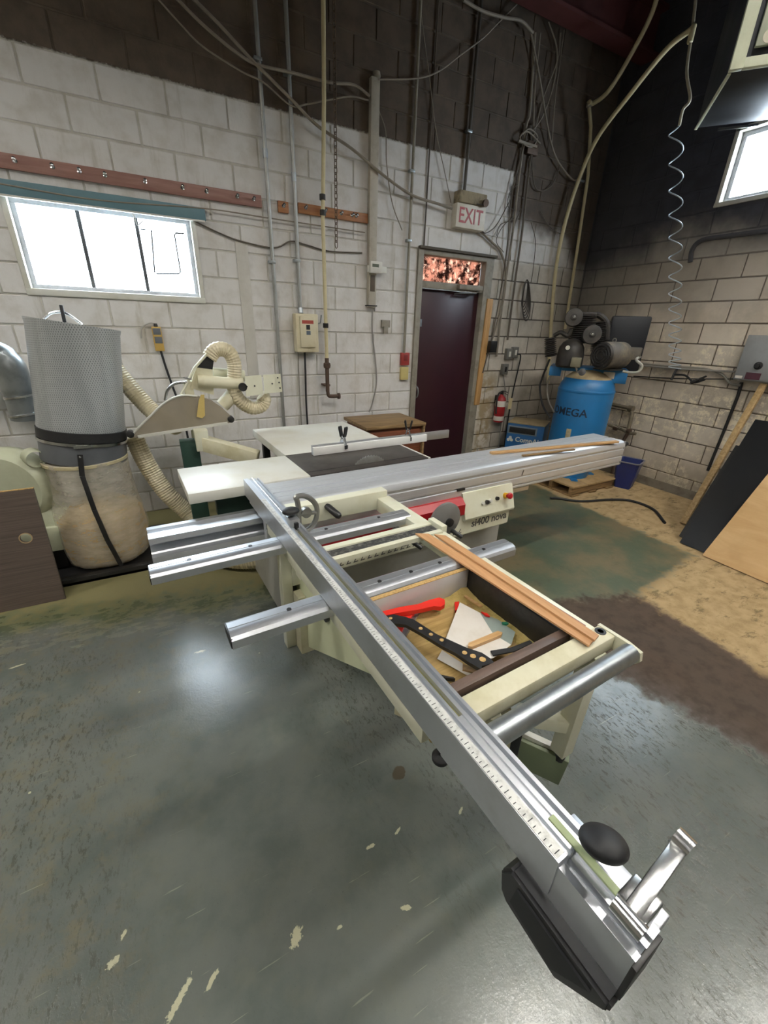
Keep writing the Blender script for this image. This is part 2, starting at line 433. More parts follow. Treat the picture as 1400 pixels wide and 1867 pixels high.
darklam = wood('dark_striped_laminate', '5d5148', '473d37', .5, (1.2, 1.2, 75))
plywood = wood('birch_plywood', 'd0ae7c', 'bd9660', .55, (3, 1.2, 8), .7)
chip = mat('chipboard_edge', 'c3a168', .8, 0, '8d6c3a', .8, 120, .4, 150)
sawdust = mat('sawdust', 'b7a062', .95, 0, '7f7436', .8, 14, .8, 120)
paper = mat('paper', 'd6d0c6', .8, 0, 'b7ac97', .35, 9)
bluep = mat('blue_enamel', '1f6fa8', .4, 0, '2a5f86', .5, 4)
maroon = mat('maroon_door_paint', '33131d', .38, 0, '260e15', .5, 3)
frame_m = mat('dirty_frame_paint', '8f897c', .6, 0, '655d4d', .6, 8)
redbeam = mat('oxide_red_steel', '4f2624', .6, 0, '381c1a', .5, 3)
darkceil = mat('dark_ceiling_steel', '24211f', .7, 0, '191716', .5, 2)
plainwall = mat('plain_wall_paint', 'a39d90', .8, 0, '8e8779', .4, 1)

# ================================================================== SHELL
X0, Y0 = -5.5, -5.0
fl = struct(MB().box(X0-.2, W+.2, Y0-.2, D+.2, -.2, 0).build('floor', M_FLOOR)); 
ce = struct(MB().box(X0-.2, W+.2, Y0-.2, D+.2, CEIL, CEIL+.15).build('ceiling', darkceil))
struct(MB().box(X0-.2, X0, Y0, D, 0, CEIL).build('wall_left', plainwall))
struct(MB().box(X0-.2, W+.2, Y0-.2, Y0, 0, CEIL).build('wall_front', plainwall))
def holed(axis, a0, a1, z0, z1, d0, d1, holes):
    """wall slab with rectangular holes, cut into boxes on the grid of the hole edges"""
    m = MB(); xs = sorted({a0, a1, *[h[0] for h in holes], *[h[1] for h in holes]}); zs = sorted({z0, z1, *[h[2] for h in holes], *[h[3] for h in holes]})
    for i in range(len(xs)-1):
        for j in range(len(zs)-1):
            cx, cz = (xs[i]+xs[i+1])/2, (zs[j]+zs[j+1])/2
            if any(h[0] < cx < h[1] and h[2] < cz < h[3] for h in holes): continue
            if axis == 'x': m.box(xs[i], xs[i+1], d0, d1, zs[j], zs[j+1])
            else: m.box(d0, d1, xs[i], xs[i+1], zs[j], zs[j+1])
    bmesh.ops.remove_doubles(m.bm, verts=m.bm.verts[:], dist=1e-4)
    return m
HB = [(-.66, .48, 1.8, 2.4), (2.60, 3.60, 0, 2.4)]
HR = [(1.59, 2.79, 2.86, 3.4)]
JT = .007
wb = struct(holed('x', X0-.2, W+.2, 0, CEIL, D+JT, D+.2, HB).build('wall_back', M_MORTAR, flat=True))
wr = struct(holed('y', Y0, D+JT, 0, CEIL, W+JT, W+.2, HR).build('wall_right', M_MORTAR, flat=True))
ub = MB().box(-.5, .5, -.5, .5, -.5, .5); bb = bpy.data.meshes.new('block'); 
bmesh.ops.transform(ub.bm, matrix=Matrix.Diagonal((.39, .03, .188, 1)), verts=ub.bm.verts[:])
bmesh.ops.bevel(ub.bm, geom=ub.bm.edges[:], offset=.004, segments=1, affect='EDGES')
ub.bm.to_mesh(bb); ub.bm.free(); bb.materials.append(M_BLOCK)
def courses(wall, axis, joints, lo, hi, holes, cap):
    """every block of the wall that the photograph shows is an object; the rest is one mesh"""
    L = []
    for k in range(24):
        z0, z1 = .2*k, min(.2*k+.2, CEIL)
        js = joints(k); 
        for a, b in zip(js[:-1], js[1:]):
            a, b = max(a, lo), min(b, hi)
            if b-a < .04: continue
            seg = [(a, b)]
            for h in holes:
                if h[3] <= z0+.05 or h[2] >= z1-.05: continue
                ns = []
                for (p, q) in seg:
                    if h[1] <= p or h[0] >= q: ns.append((p, q)); continue
                    if h[0]-p > .04: ns.append((p, h[0]))
                    if q-h[1] > .04: ns.append((h[1], q))
                seg = ns
            for (p, q) in seg:
                zb = z0
                for h in holes:
                    if h[2] < z0+.1 < h[3]: pass
                c = Vector(((p+q)/2, D, z0+.1)) if axis == 'x' else Vector((W, (p+q)/2, z0+.1))
                v = c-CAM; dep = v.dot(_fw)
                if dep > .2:
                    sx, sy = 700+F_PX*v.dot(_rt)/dep, 933.5-F_PX*v.dot(_up)/dep
                    vis = -60 < sx < 1460 and -60 < sy < 1000
                else: vis = False
                L.append((0 if vis else 1, v.length, p, q, z0, z1))
    L.sort(); rest = MB(); n = 0
    for inv, _, p, q, z0, z1 in L:
        g = .012; w = q-p-g; h = z1-z0-g; c = (p+q)/2; zc = (z0+z1)/2
        off = random.uniform(-.0015, .0015)
        if not inv and n < cap:
            o = bpy.data.objects.new('block', bb); COL.objects.link(o); o.parent = wall; n += 1
            co = Vector((c, D+.015+off, zc)) if axis == 'x' else Vector((W+.015+off, c, zc))
            o.location = co-wall.location
            if axis == 'y': o.rotation_euler = (0, 0, PI/2)
            o.scale = (w/.39, 1, h/.188)
        else:
            if axis == 'x': rest.box(p+g/2, q-g/2, D, D+.03, z0+g/2, z1-g/2)
            else: rest.box(W, W+.03, p+g/2, q-g/2, z0+g/2, z1-g/2)
    r = rest.build('block_courses', M_BLOCK, wall, flat=True); r['kind'] = 'stuff'
def jb(k):
    ph = .01 if k % 2 else .22
    xs = [ph+.42*i for i in range(-14, 7)]
    xs = [x for x in xs if x < 2.5]+[2.6]
    ph2 = 4.33 if k % 2 else 4.125
    xs += [3.6]+[ph2+.41*i for i in range(-3, 4) if ph2+.41*i > 3.66]
    return xs
def jb2(k):
    if k >= 12:
        ph = .01 if k % 2 else .22
        return [ph+.415*i for i in range(-14, 16)]
    return jb(k)
def jr(k):
    ph = 2.395 if k % 2 else 2.59
    return [ph+.405*i for i in range(-12, 7)]
courses(wb, 'x', jb2, -1.9, W, HB, 296)
courses(wr, 'y', jr, -.6, D, HR, 296)
# raised skirting of cement along the foot of the right wall
struct(MB().prism([(W-.035, 0), (W+.01, 0), (W+.01, .09), (W-.012, .09)], 'y', -1.0, D).build('baseboard_right', mat('cement_skirting', '6f675a', .85, 0, '4c453a', .6, 9, .3, 60)))

# ---- windows
winframe = mat('white_window_frame', 'b9bac0', .5, 0, '8d8a8d', .6, 14)
tg = NT('window_glass'); gl = tg.n('BsdfGlossy', {'Roughness': .05, 'Color': (1, 1, 1)}); tr = tg.n('BsdfTransparent', {'Color': (.95, .97, .98)})
M_GLASS = tg.done(tg.n('MixShader', {0: .06, 1: tr.outputs[0], 2: gl.outputs[0]}))
def window(name, axis, a0, a1, z0, z1, fr, mulls):
    m = MB(); P = D if axis == 'x' else W
    def bx(mm, p, q, d0, d1, zz0, zz1, bev=.003):
        if axis == 'x': mm.box(p, q, P+d0, P+d1, zz0, zz1, bev)
        else: mm.box(P+d0, P+d1, p, q, zz0, zz1, bev)
    bx(m, a0, a1, .06, .12, z0, z0+fr); bx(m, a0, a1, .06, .12, z1-fr, z1)
    bx(m, a0, a0+fr, .06, .12, z0+fr, z1-fr); bx(m, a1-fr, a1, .06, .12, z0+fr, z1-fr)
    w = struct(m.build(name, winframe))
    for x in mulls:
        mm = MB(); bx(mm, x-.013, x+.013, .06, .12, z0+fr, z1-fr); mm.build('mullion', mat('dark_mullion', '4b4a4c', .6), w)
    ed = [a0+fr]+list(mulls)+[a1-fr]
    for p, q in zip(ed[:-1], ed[1:]):
        mm = MB(); bx(mm, p+.008, q-.008, .085, .091, z0+fr, z1-fr, 0); mm.build('pane', M_GLASS, w)
    return w, bx
w1, bx1 = window('window_1', 'x', -.66, .48, 1.84, 2.4, .035, (-.275, .095))
mm = MB(); bx1(mm, -.69, .51, -.012, .10, 1.80, 1.845, .004); mm.build('window_sill', whitelam, w1)
mm = MB()
for a, b in ((-.69, -.655), (.475, .51)): bx1(mm, a, b, -.012, .06, 1.84, 2.4, .003)
mm.build('window_trim', whitelam, w1)
mm = MB(); bx1(mm, -1.3, .59, -.035, .0, 2.39, 2.475, .003); lb = mm.build('window_lintel', mat('blue_green_lintel', '5d7c85', .5, 0, '4c6872', .5, 5), w1)
mm = MB(); bx1(mm, -1.3, .58, -.04, -.028, 2.378, 2.39, .001); mm.build('lintel_edge', whitelam, w1)
mm = MB()
q = [PB(*p, D+.082) for p in ((256, 418), (276, 420), (282, 497), (286, 499), (326, 499), (329, 496), (318, 428), (321, 425), (336, 426))]
mm.tube(q, .0065, 6); mm.build('stencil_line', darkmetal, w1)
w2, bx2 = window('window_2', 'y', 1.59, 2.79, 2.86, 3.4, .04, (1.99, 2.39))
mm = MB(); bx2(mm, 1.55, 2.83, -.012, .10, 2.825, 2.862, .004); mm.build('window_sill', whitelam, w2)
mm = MB()
for a, b in ((1.555, 1.592), (2.788, 2.825)): bx2(mm, a, b, -.012, .06, 2.86, 3.42, .003)
bx2(mm, 1.555, 2.825, -.012, .06, 3.398, 3.43, .003); mm.build('window_trim', whitelam, w2)

# ---- door with transom
dm = MB()
dm.box(2.60, 2.665, D-.02, D+.15, 0, 2.4, .003); dm.box(3.49, 3.60, D-.02, D+.15, 0, 2.4, .003)
dm.box(2.665, 3.49, D-.02, D+.15, 2.355, 2.4, .003); dm.box(2.665, 3.49, D-.005, D+.13, 2.055, 2.12, .003)
dr = struct(dm.build('door_1', frame_m))
MB().box(2.668, 3.487, D+.055, D+.10, .005, 2.052, .002).build('door_leaf', maroon, dr)
t = NT('orange_film'); o = t.obj(); n1 = t.noise(o, 9, 7, .75); n2 = t.noise(o, 4, 3)
cc = t.mix(t.step(n1, .44, .56), hexl('2a1f1c'), hexl('86695d')); cc = t.mix(t.step(t.noise(o, 17, 5, .7), .53, .6), cc, hexl('9c877b'))
tl = t.n('BsdfTranslucent', {'Color': cc}); df = t.n('BsdfDiffuse', {'Color': cc})
M_FILM = t.done(t.n('MixShader', {0: .15, 1: tl.outputs[0], 2: df.outputs[0]}))
MB().box(2.667, 3.488, D+.07, D+.076, 2.12, 2.355).build('transom_pane', M_FILM, dr)
cl = MB().box(3.12, 3.45, D-.06, D-.004, 2.065, 2.115, .006).build('door_closer', frame_m, dr)
MB().tube([(3.40, D-.035, 2.062), (3.38, D-.03, 2.04), (3.16, D-.01, 2.03), (3.14, D+.05, 2.025)], .008, 8).build('closer_arm', galv, cl)
MB().box(2.66, 2.73, D+.046, D+.056, 1.68, 1.755, .002).build('door_sign', mat('slate_sign', '7d858d', .5, 0, '4c5157', .6, 60), dr)
MB().tube(spline([(2.70, D+.06, 1.05), (2.70, D+.01, 1.03), (2.705, D, .98), (2.70, D+.01, .93), (2.70, D+.06, .91)], 5), .009, 8).build('door_handle', galv, dr)
MB().box(2.60, 3.62, D-.045, D-.0, 2.40, 2.425, .003).build('drip_strip', mat('grimy_strip', '4f483d', .7), dr)
# timber packer standing against the frame
tag(MB().bar(PB(893, 545, D-.02), PB(868, 738, D-.02), .085, .03, (0, -1, 0), .003).build('timber_plank', pine_up), 'narrow pine board fixed upright to wall beside maroon door', 'plank')

# ---- steel beam along the head of the back wall and the ceiling lamps, all but one added for light
bm = MB(); bm.box(-5.5, W, 3.80, 3.99, 4.27, 4.30); bm.box(-5.5, W, 3.80, 3.99, 4.62, 4.65); bm.box(-5.5, W, 3.885, 3.905, 4.30, 4.62)
struct(bm.build('trim_1', redbeam))
te = NT('lamp_diffuser'); M_LAMP = te.done(te.n('Emission', {'Color': (1.0, .965, .91), 'Strength': LAMP}))
LAMPS = [(2.15, .45), (-2.0, .7), (.3, -2.6), (3.9, -.5), (-3.6, 2.4)]  # first one read from a floor highlight; the others unseen, added to light the room
WHERE = ['above the near end of the crosscut fence', 'added above the open floor left of the saw for light', 'added over the floor behind the camera for light', 'added over the floor right of the saw to light the right wall', 'added over the far left of the shop floor for light']
for (x, y), wh in zip(LAMPS, WHERE):
    l = thing('ceiling_lamp', 'long fluorescent batten lamp '+wh, 'lamp', (x, y, 4.55), 0, 'ceiling battens')
    MB().box(x-.62, x+.62, y-.09, y+.09, 4.60, 4.68, .01).build('housing', whitelam, l)
    for s in (-1, 1):  # sloping sides and ends added to keep lamp light off the upper wall
        MB().prism([(y+s*.085, 4.61), (y+s*.095, 4.61), (y+s*.20, 4.475), (y+s*.19, 4.47)], 'x', x-.64, x+.64).build('added_shade_side', whitelam, l)
        MB().prism([(y-.19, 4.47), (y+.19, 4.47), (y+.09, 4.61), (y-.09, 4.61)], 'x', x+s*.64, x+s*.65).build('added_shade_end', whitelam, l)
    MB().box(x-.6, x+.6, y-.07, y+.07, 4.55, 4.60, .015).build('diffuser', M_LAMP, l)
    for s in (-.4, .4): MB().cyl((x+s, y, 4.68), (x+s, y, CEIL), .01).build('hanger', galv, l)
# ================================================================== SLIDING TABLE SAW (built in saw coordinates u, v, z)
SO = Vector((1.2, 2.1, 0))
saw = thing('panel_saw', 'large sliding table panel saw with long aluminium crosscut fence and red stripe', 'table saw', SAW @ SO, TH)
def sp(m, name, mt, parent=None, **k): return m.build(name, mt, parent or saw, SAW, **k)
# ---- base
base = sp(MB().prism([(.56, 1.86), (2.13, 1.86), (2.13, 2.03), (1.60, 2.03), (1.60, 2.75), (.56, 2.75)], 'z', .04, .80), 'base', greyp)
sp(MB().prism([(.58, 1.90), (2.10, 1.90), (2.10, 2.01), (1.58, 2.01), (1.58, 2.70), (.58, 2.70)], 'z', 0, .05), 'plinth', greyp)
fasc = sp(MB().prism([(1.86, .47), (1.735, .47), (1.72, .485), (1.72, .64), (1.86, .66)], 'x', .58, 2.045), 'front_fascia', cream)
red = sp(MB().prism([(1.85, .625), (1.712, .625), (1.704, .635), (1.704, .70), (1.74, .735), (1.85, .74)], 'x', .58, 1.63), 'red_bar', redp)
pa = sp(MB().prism([(1.88, .585), (1.70, .585), (1.695, .60), (1.745, .755), (1.88, .76)], 'x', 1.635, 2.06), 'control_panel', cream)
PM = frame((1.85, 1.7235, .675), (1, 0, 0), (0, .307, .952))          # lies on the sloping face
def onp(x, y, z=0): return PM @ Vector((x, y, z))
fr_ = MB()
fr_.tube([onp(a, b, .001) for a, b in ((-.19, -.055), (-.19, .045), (-.07, .055), (.0, .05), (.17, .055), (.17, -.01), (.15, -.03), (-.03, -.04))], .0012, 5, True)
sp(fr_, 'panel_outline', darkmetal, pa)
for x, y, r, mt in ((-.065, -.004, .013, whitelam), (-.03, -.002, .015, blackp), (.0, .002, .013, whitelam), (.06, .006, .014, blackp)):
    sp(MB().cyl(onp(x, y, -.005), onp(x, y, .018), r, r*.85, 16), 'push_button', mt, pa)
sp(MB().cyl(onp(.135, .012, -.005), onp(.135, .012, .022), .02, .018, 18), 'emergency_stop_collar', mat('signal_yellow', 'd9a520', .45), pa)
sp(MB().lathe([(.011, .02), (.012, .038), (.021, .042), (.021, .052), (.014, .058), (0, .059)], onp(.135, .012, 0), PM.to_3x3() @ Vector((0, 0, 1))), 'emergency_stop_button', redp, pa)
for x, y in ((-.195, .06), (.18, .06), (.18, -.055), (-.195, -.07), (-.05, .058), (.09, -.045)):
    sp(MB().cyl(onp(x, y, -.002), onp(x, y, .003), .005, .004, 8), 'screw', darkmetal, pa)
FM = frame((1.87, 1.7195, .545), (1, 0, 0), (0, 0, 1))
sp(textmesh('si400 nova', .072, FM, bias=.0016), 'lettering', mat('grey_print', '55544f', .5), fasc)
for i in range(24):
    u = .62+i*.043
    if u < 1.66: sp(MB().prism([(u, .497), (u+.028, .500), (u+.027, .505), (u+.009, .504), (u+.022, .528), (u+.016, .529)], 'y', 1.719, 1.7205), 'hatch_mark', mat('grey_print', '55544f', .5), fasc)
# handwheels
def handwheel(u, z, r, v0, depth):
    hw = sp(MB().lathe([(.012, 0), (.02, -.005), (r*.55, .004), (r*.9, -.012), (r, -.006), (r, .01), (r*.9, .016), (r*.5, .03), (.03, .036), (.0, .037)], (u, v0, z), (0, -1, 0), 32), 'handwheel', mat('grey_plastic', '6d6c69', .45, 0, '565450', .4, 8))
    sp(MB().cyl((u, 1.86, z), (u, v0, z), .018, None, 12), 'shaft', darkmetal, hw)
    sp(MB().lathe([(.009, 0), (.013, .012), (.012, .075), (.010, .082), (0, .084)], (u+r*.35, v0-.012, z-r*.62), (.55, -1, -.45), 14), 'crank_grip', blackp, hw)
    sp(MB().lathe([(.022, .03), (.026, .04), (.024, .052), (0, .056)], (u, v0, z), (0, -1, 0), 18), 'hub_cap', blackp, hw)
c = PSV(815, 950, 1.62); handwheel(c.x, c.z, .105, 1.64, 0)
c = PSV(745, 975, 1.62); handwheel(c.x, c.z, .085, 1.66, 0)
# left end: upright and red-badged access cover
sp(MB().box(.505, .56, 1.80, 1.86, .0, .76, .004), 'end_upright', cream)
ec = sp(MB().box(.56, .80, 1.80, 1.858, .40, .74, .004), 'end_cover', cream)
sp(MB().box(.562, .66, 1.797, 1.80, .64, .72), 'red_corner', redp, ec)
bd = MB(); R = .04; cx, cz = .665, .50
pts = [(cx, cz)]+[(cx+R*math.cos(a), cz+R*math.sin(a)) for a in [math.radians(55+k*15) for k in range(19)]]
bd.prism(pts, 'y', 1.797, 1.80); sp(bd, 'round_badge', redp, ec)
sp(MB().prism([(.56, 0), (.84, 0), (.84, .30), (.70, .37), (.56, .37)], 'y', 1.72, 1.80), 'arm_pivot_box', creamd)
# ---- tables
ct = sp(MB().box(.79, 1.60, 2.065, 2.50, .85, .90, .003), 'cast_table', castiron)
sp(MB().box(1.602, 1.615, 2.06, 2.52, .868, .901, .002), 'table_edge_rail', whitelam)
sp(MB().box(.79, 1.6, 2.125, 2.131, .8995, .9012), 'blade_slot', darkmetal, ct)
bl = MB(); bl.prism([(1.2+r*math.cos(a), .80+r*math.sin(a)) for k in range(96) for a in [2*PI*k/96] for r in [.15 if k % 2 else .143]], 'y', 2.126, 2.130)
sp(bl, 'saw_blade', mat('blade_steel', '9a9994', .5, .7, '6e6a62', .4, 12))
def framedtop(name, u0, u1, v0, v1):
    o = sp(MB().box(u0, u1, v0, v1, .845, .90, .004), name, whitelam); return o
framedtop('extension_table', .16, .788, 2.065, 2.498)
framedtop('outfeed_table', .79, 1.578, 2.502, 3.29)
for u, v in ((.86, 3.2), (1.50, 3.2)): sp(MB().box(u-.025, u+.025, v-.025, v+.025, 0, .846, .003), 'table_leg', darkmetal)
sp(MB().box(.3, .8, 2.2, 2.25, .70, .846, .003).box(.3, .35, 2.25, 2.45, .78, .846, .003), 'extension_bracket', mat('dark_green_enamel', '1e3a30', .45, 0, '152a22', .4, 8))
# ---- fixed beam under the sliding carriage, grooved profile
prof = [(2.00, .795), (1.96, .80), (1.955, .782), (1.925, .782), (1.92, .80), (1.86, .80), (1.855, .775), (1.905, .77), (1.905, .745), (1.845, .742), (1.84, .735), (1.805, .735), (1.80, .71), (1.86, .702), (1.86, .685), (1.80, .68), (1.80, .65), (2.0, .65)]
sp(MB().prism(prof, 'x', -.04, 2.30), 'slide_beam', alu, flat=True)
sp(MB().box(-.02, .45, 1.83, 1.97, .655, .66), 'beam_underside', darkmetal)
# ---- sliding carriage
cp = [(2.045, .81), (2.045, .896), (2.041, .90), (1.955, .90), (1.954, .897), (1.950, .897), (1.949, .90), (1.905, .90), (1.904, .893), (1.890, .893), (1.889, .90), (1.845, .90), (1.844, .896), (1.838, .896), (1.837, .90),
      (1.80, .90), (1.782, .897), (1.768, .888), (1.758, .87), (1.755, .855), (1.764, .85), (1.764, .838), (1.756, .834), (1.756, .79), (1.763, .786), (1.763, .779), (1.756, .775), (1.756, .735), (1.766, .73), (1.766, .722), (1.760, .718), (1.762, .705), (1.80, .70), (1.80, .81)]
car = sp(MB().prism(cp, 'x', .44, 3.31), 'sliding_carriage', mat('brushed_aluminium', 'd6d9dc', .40, .6, 'b8babc', .45, 5, .06, 40, (.3, 12, 12)), ang=25)
sp(MB().box(3.31, 3.325, 1.76, 2.04, .705, .895, .004), 'carriage_end_cap', mat('grey_end_cap', '8b8c8d', .5), car)
sp(MB().lathe([(.012, 0), (.02, .01), (.021, .06), (.012, .085), (0, .09)], (3.32, 1.80, .86), (1, -.1, 0), 14), 'push_handle', blackp, car)
sp(MB().box(.47, 3.0, 1.90, 1.96, .80, .812), 'carriage_core', darkmetal, car)
k = PSV(840, 893, 1.755); sp(MB().box(k.x-.03, k.x+.03, 1.75, 1.757, k.z-.006, k.z+.008), 'carriage_lock', blackp, car)
k = PSV(953, 862, 1.755); sp(MB().bar((k.x-.006, 1.755, k.z-.018), (k.x+.006, 1.755, k.z+.018), .004, .003, (0, -1, 0)), 'ink_mark', blackp, car)
# ---- squaring frame
sq = sp(MB().box(.47, 1.06, 1.69, 1.752, .80, .897, .004), 'frame_back_beam', cream)
sp(MB().lathe([(.013, 0), (.017, .012), (.017, .085), (.012, .095), (0, .098)], PSV(595, 922, 1.69), (.35, -1, -.35), 16), 'handle_grip', blackp, sq)
sp(MB().box(1.0, 1.075, .50, 1.70, .79, .862, .004), 'frame_side_rail', cream)
sp(MB().box(.43, .475, .50, 1.70, .79, .862, .004), 'frame_inner_rail', cream)
def dbar(name, u0, u1, v0, v1, z0=.828, z1=.872, holes=(), scale=False):
    h = (v1-v0)
    p = [(v0, z0), (v0, z1-.016), (v0+.008, z1-.006), (v0+.022, z1), (v0+h*.42, z1), (v0+h*.43, z1-.002), (v0+h*.47, z1-.002), (v0+h*.48, z1), (v1-.02, z1), (v1-.008, z1-.006), (v1, z1-.016), (v1, z0)]
    o = sp(MB().prism(p, 'x', u0, u1), name, alu, ang=25)
    for u in holes: sp(MB().cyl((u, v0+h*.5, z1-.003), (u, v0+h*.5, z1+.0015), .0075, None, 12), 'bolt_hole', blackp, o)
    for u in (u0, u1): sp(MB().box(u-.003, u+.003, v0+.003, v1-.003, z0+.001, z1-.01, .001), 'end_plug', blackp, o)
    return o
dbar('cross_bar', -.05, 1.03, 1.425, 1.515, holes=(.08, .30, .62, .88))
dbar('cross_bar', .12, 1.24, .975, 1.062, holes=(.30, .62, .75, .88, 1.10))
rb = sp(MB().prism([(1.22, .852), (1.22, .872), (1.245, .872), (1.248, .862), (1.300, .862), (1.303, .872), (1.335, .872), (1.335, .852)], 'x', .475, 1.055), 'ribbed_cross_beam', cream)
sp(MB().box(.48, 1.05, 1.25, 1.298, .862, .868), 'anti_slip_strip', mat('grit_strip', '2b2b29', .9, 0, '77756c', .7, 45, .6, 90), rb)
sp(MB().box(1.055, 1.085, 1.23, 1.33, .84, .888, .003), 'stop_block', cream)
ep = sp(MB().box(.45, 1.09, .455, .512, .815, .866, .006), 'frame_end_plate', creamd)
sp(MB().lathe([(.016, 0), (.016, .002), (.009, .002), (.009, -.002), (0, -.002)], (1.066, .49, .866), (0, 0, 1), 18), 'bushing', darkmetal, ep)
sp(MB().prism([(.512, .82), (.385, .82), (.375, .835), (.38, .862), (.42, .869), (.512, .869)], 'x', 1.085, 1.097), 'roller_bracket', cream)
rl = sp(MB().cyl((.44, .405, .845), (1.084, .405, .845), .027, None, 28), 'end_roller', galv)
sp(MB().cyl((1.083, .405, .845), (1.105, .405, .845), .010, None, 10), 'axle', darkmetal, rl)
# supporting swing arm
arm = sp(MB().prism([(1.86, .02), (1.745, .02), (.97, .485), (.585, .515), (.575, .54), (.60, .625), (1.60, .64), (1.86, .45)], 'x', .60, .606), 'swing_arm_plate', mat('green_lit_cream', 'd7dbb8', .45, 0, 'c6c79e', .4, 4))  # green cast of reflected light put into the cream colour
sp(MB().box(.606, .66, .58, 1.80, .60, .64, .003), 'swing_arm_flange', cream, arm)
c = PSU(597, 1123, .60); sp(MB().cyl((.585, c.y, c.z), (.60, c.y, c.z), .026, None, 18), 'knob', blackp, arm)
c = PSU(790, 1384, .60); sp(MB().lathe([(.016, 0), (.027, .004), (.028, .018), (.022, .026), (.010, .03), (.010, .11)], (.625, c.y-.005, c.z-.015), (0, 0, 1), 20), 'foot_pad', rubber, arm)
oa = sp(MB().bar((.70, .98, .35), (.955, .60, .35), .075, .17, (0, 0, 1), .004), 'outer_arm_tube', creamd)
sp(MB().bar((.945, .615, .35), (.962, .59, .35), .085, .185, (0, 0, 1), .003), 'arm_collar', blackp, oa)
ia = sp(MB().bar((.90, .68, .325), (1.045, .462, .305), .05, .125, (0, 0, 1), .003), 'inner_arm_tube', mat('sage_green_enamel', '6f7a5e', .5, 0, '5c654d', .4, 6))
sp(MB().bar((.93, .64, .392), (1.03, .49, .375), .022, .02, (0, 0, 1)), 'arm_slide_strip', whitelam, ia)
po = MB(); po.bar((1.03, .475, .82), (1.015, .475, .40), .055, .05, (0, 1, 0), .003)
sp(po, 'arm_post', cream); sp(MB().bar((1.02, .48, .52), (.80, .56, .62), .05, .045, (0, 0, 1), .003), 'post_brace', cream)
sp(MB().lathe([(.016, 0), (.018, .03), (.012, .05), (.008, .06)], (1.02, .475, .355), (0, 0, 1), 12), 'post_pin', rubber)
# ---- crosscut fence on top of the frame
fp = [(.412, .874), (.412, .960), (.434, .960), (.436, .952), (.442, .952), (.443, .958), (.449, .958), (.450, .944), (.460, .944), (.461, .956), (.470, .956), (.472, .945), (.478, .945), (.480, .955), (.488, .955), (.490, .874)]
fe = sp(MB().prism(fp, 'y', .150, 2.0), 'crosscut_fence', alu, ang=20)
sp(MB().box(.4135, .4325, .155, 1.70, .9600, .9612), 'fence_scale', None or mat('printed_scale', 'd2d2cc', .45, .2, '7b7a74', .5, 60), fe)
sp(MB().box(.4505, .4595, .17, 1.36, .944, .9462), 'groove_dust', mat('olive_dust', '8a8458', .9, 0, '6b6a44', .6, 40, .4, 90), fe)
tick = MB()
for i in range(150):
    v = .16+i*.0101
    L = .006 if i % 5 else .011
    tick.box(.416, .416+L, v, v+.0013, .9611, .9615)
tk = sp(tick, 'scale_marks', mat('print_black', '3a3a3a', .6), fe); tk['kind'] = 'stuff'
xp = [(.416, .80), (.416, .945), (.428, .945), (.4285, .93), (.440, .93), (.4405, .945), (.452, .945), (.4525, .952), (.470, .952), (.470, .80)]
xe = sp(MB().prism([(a, max(b, .862)) for a, b in xp], 'y', .034, .42), 'fence_extension', alu, ang=20)
sp(MB().box(.452, .464, .05, .20, .952, .957, .001), 'green_rail', mat('pale_green_strip', 'a9b58a', .5), xe)
sp(MB().box(.470, .510, .036, .19, .895, .935, .002), 'side_rail', alu, xe)
sh = MB(); sh.prism([(.205, .862), (.222, .83), (.215, .79), (.20, .775), (.095, .764), (.030, .84), (.030, .862)], 'x', .392, .436)
bmesh.ops.recalc_face_normals(sh.bm, faces=sh.bm.faces[:]); bmesh.ops.bevel(sh.bm, geom=sh.bm.edges[:], offset=.005, segments=2, affect='EDGES')
shoe = sp(sh, 'end_shoe', blackp)
sp(MB().prism([(.185, .845), (.19, .80), (.105, .783), (.055, .845)], 'x', .388, .393), 'shoe_recess', rubber, shoe)
sp(MB().box(.408, .47, .028, .035, .862, .945, .001), 'end_cover_plate', blackp, xe)
kb = PSV(1100, 1537, .125)
kn = sp(MB().ell(kb, (.033, .033, .019), 24, 14, Matrix.Rotation(-.35, 4, 'X') @ Matrix.Rotation(.3, 4, 'Y')), 'clamp_knob', rubber)
sp(MB().cyl(kb, (kb.x+.006, kb.y+.005, .945), .007, None, 10), 'stud', chrome, kn)
# flip stop swung out at the near end
a = PSV(1150, 1665, .062); b_ = PSV(1237, 1545, .070)
stp = sp(MB().box(.445, .49, .045, .085, .945, .975, .003), 'flip_stop', chrome)
sp(MB().bar((a.x-.005, a.y, .972), (b_.x, b_.y, b_.z), .022, .007, (0, 0, 1), .002), 'stop_lever', chrome, stp)
e = b_+(b_-a).normalized()*.012
sp(MB().lathe([(.012, -.012), (.016, -.012), (.016, .012), (.012, .012), (.012, -.012)], e, (0, 1, .1), 20, cap=False), 'stop_eye', chrome, stp)
sp(MB().cyl((a.x, a.y-.02, .966), (a.x, a.y+.02, .966), .012, None, 14), 'stop_pivot', chrome, stp)
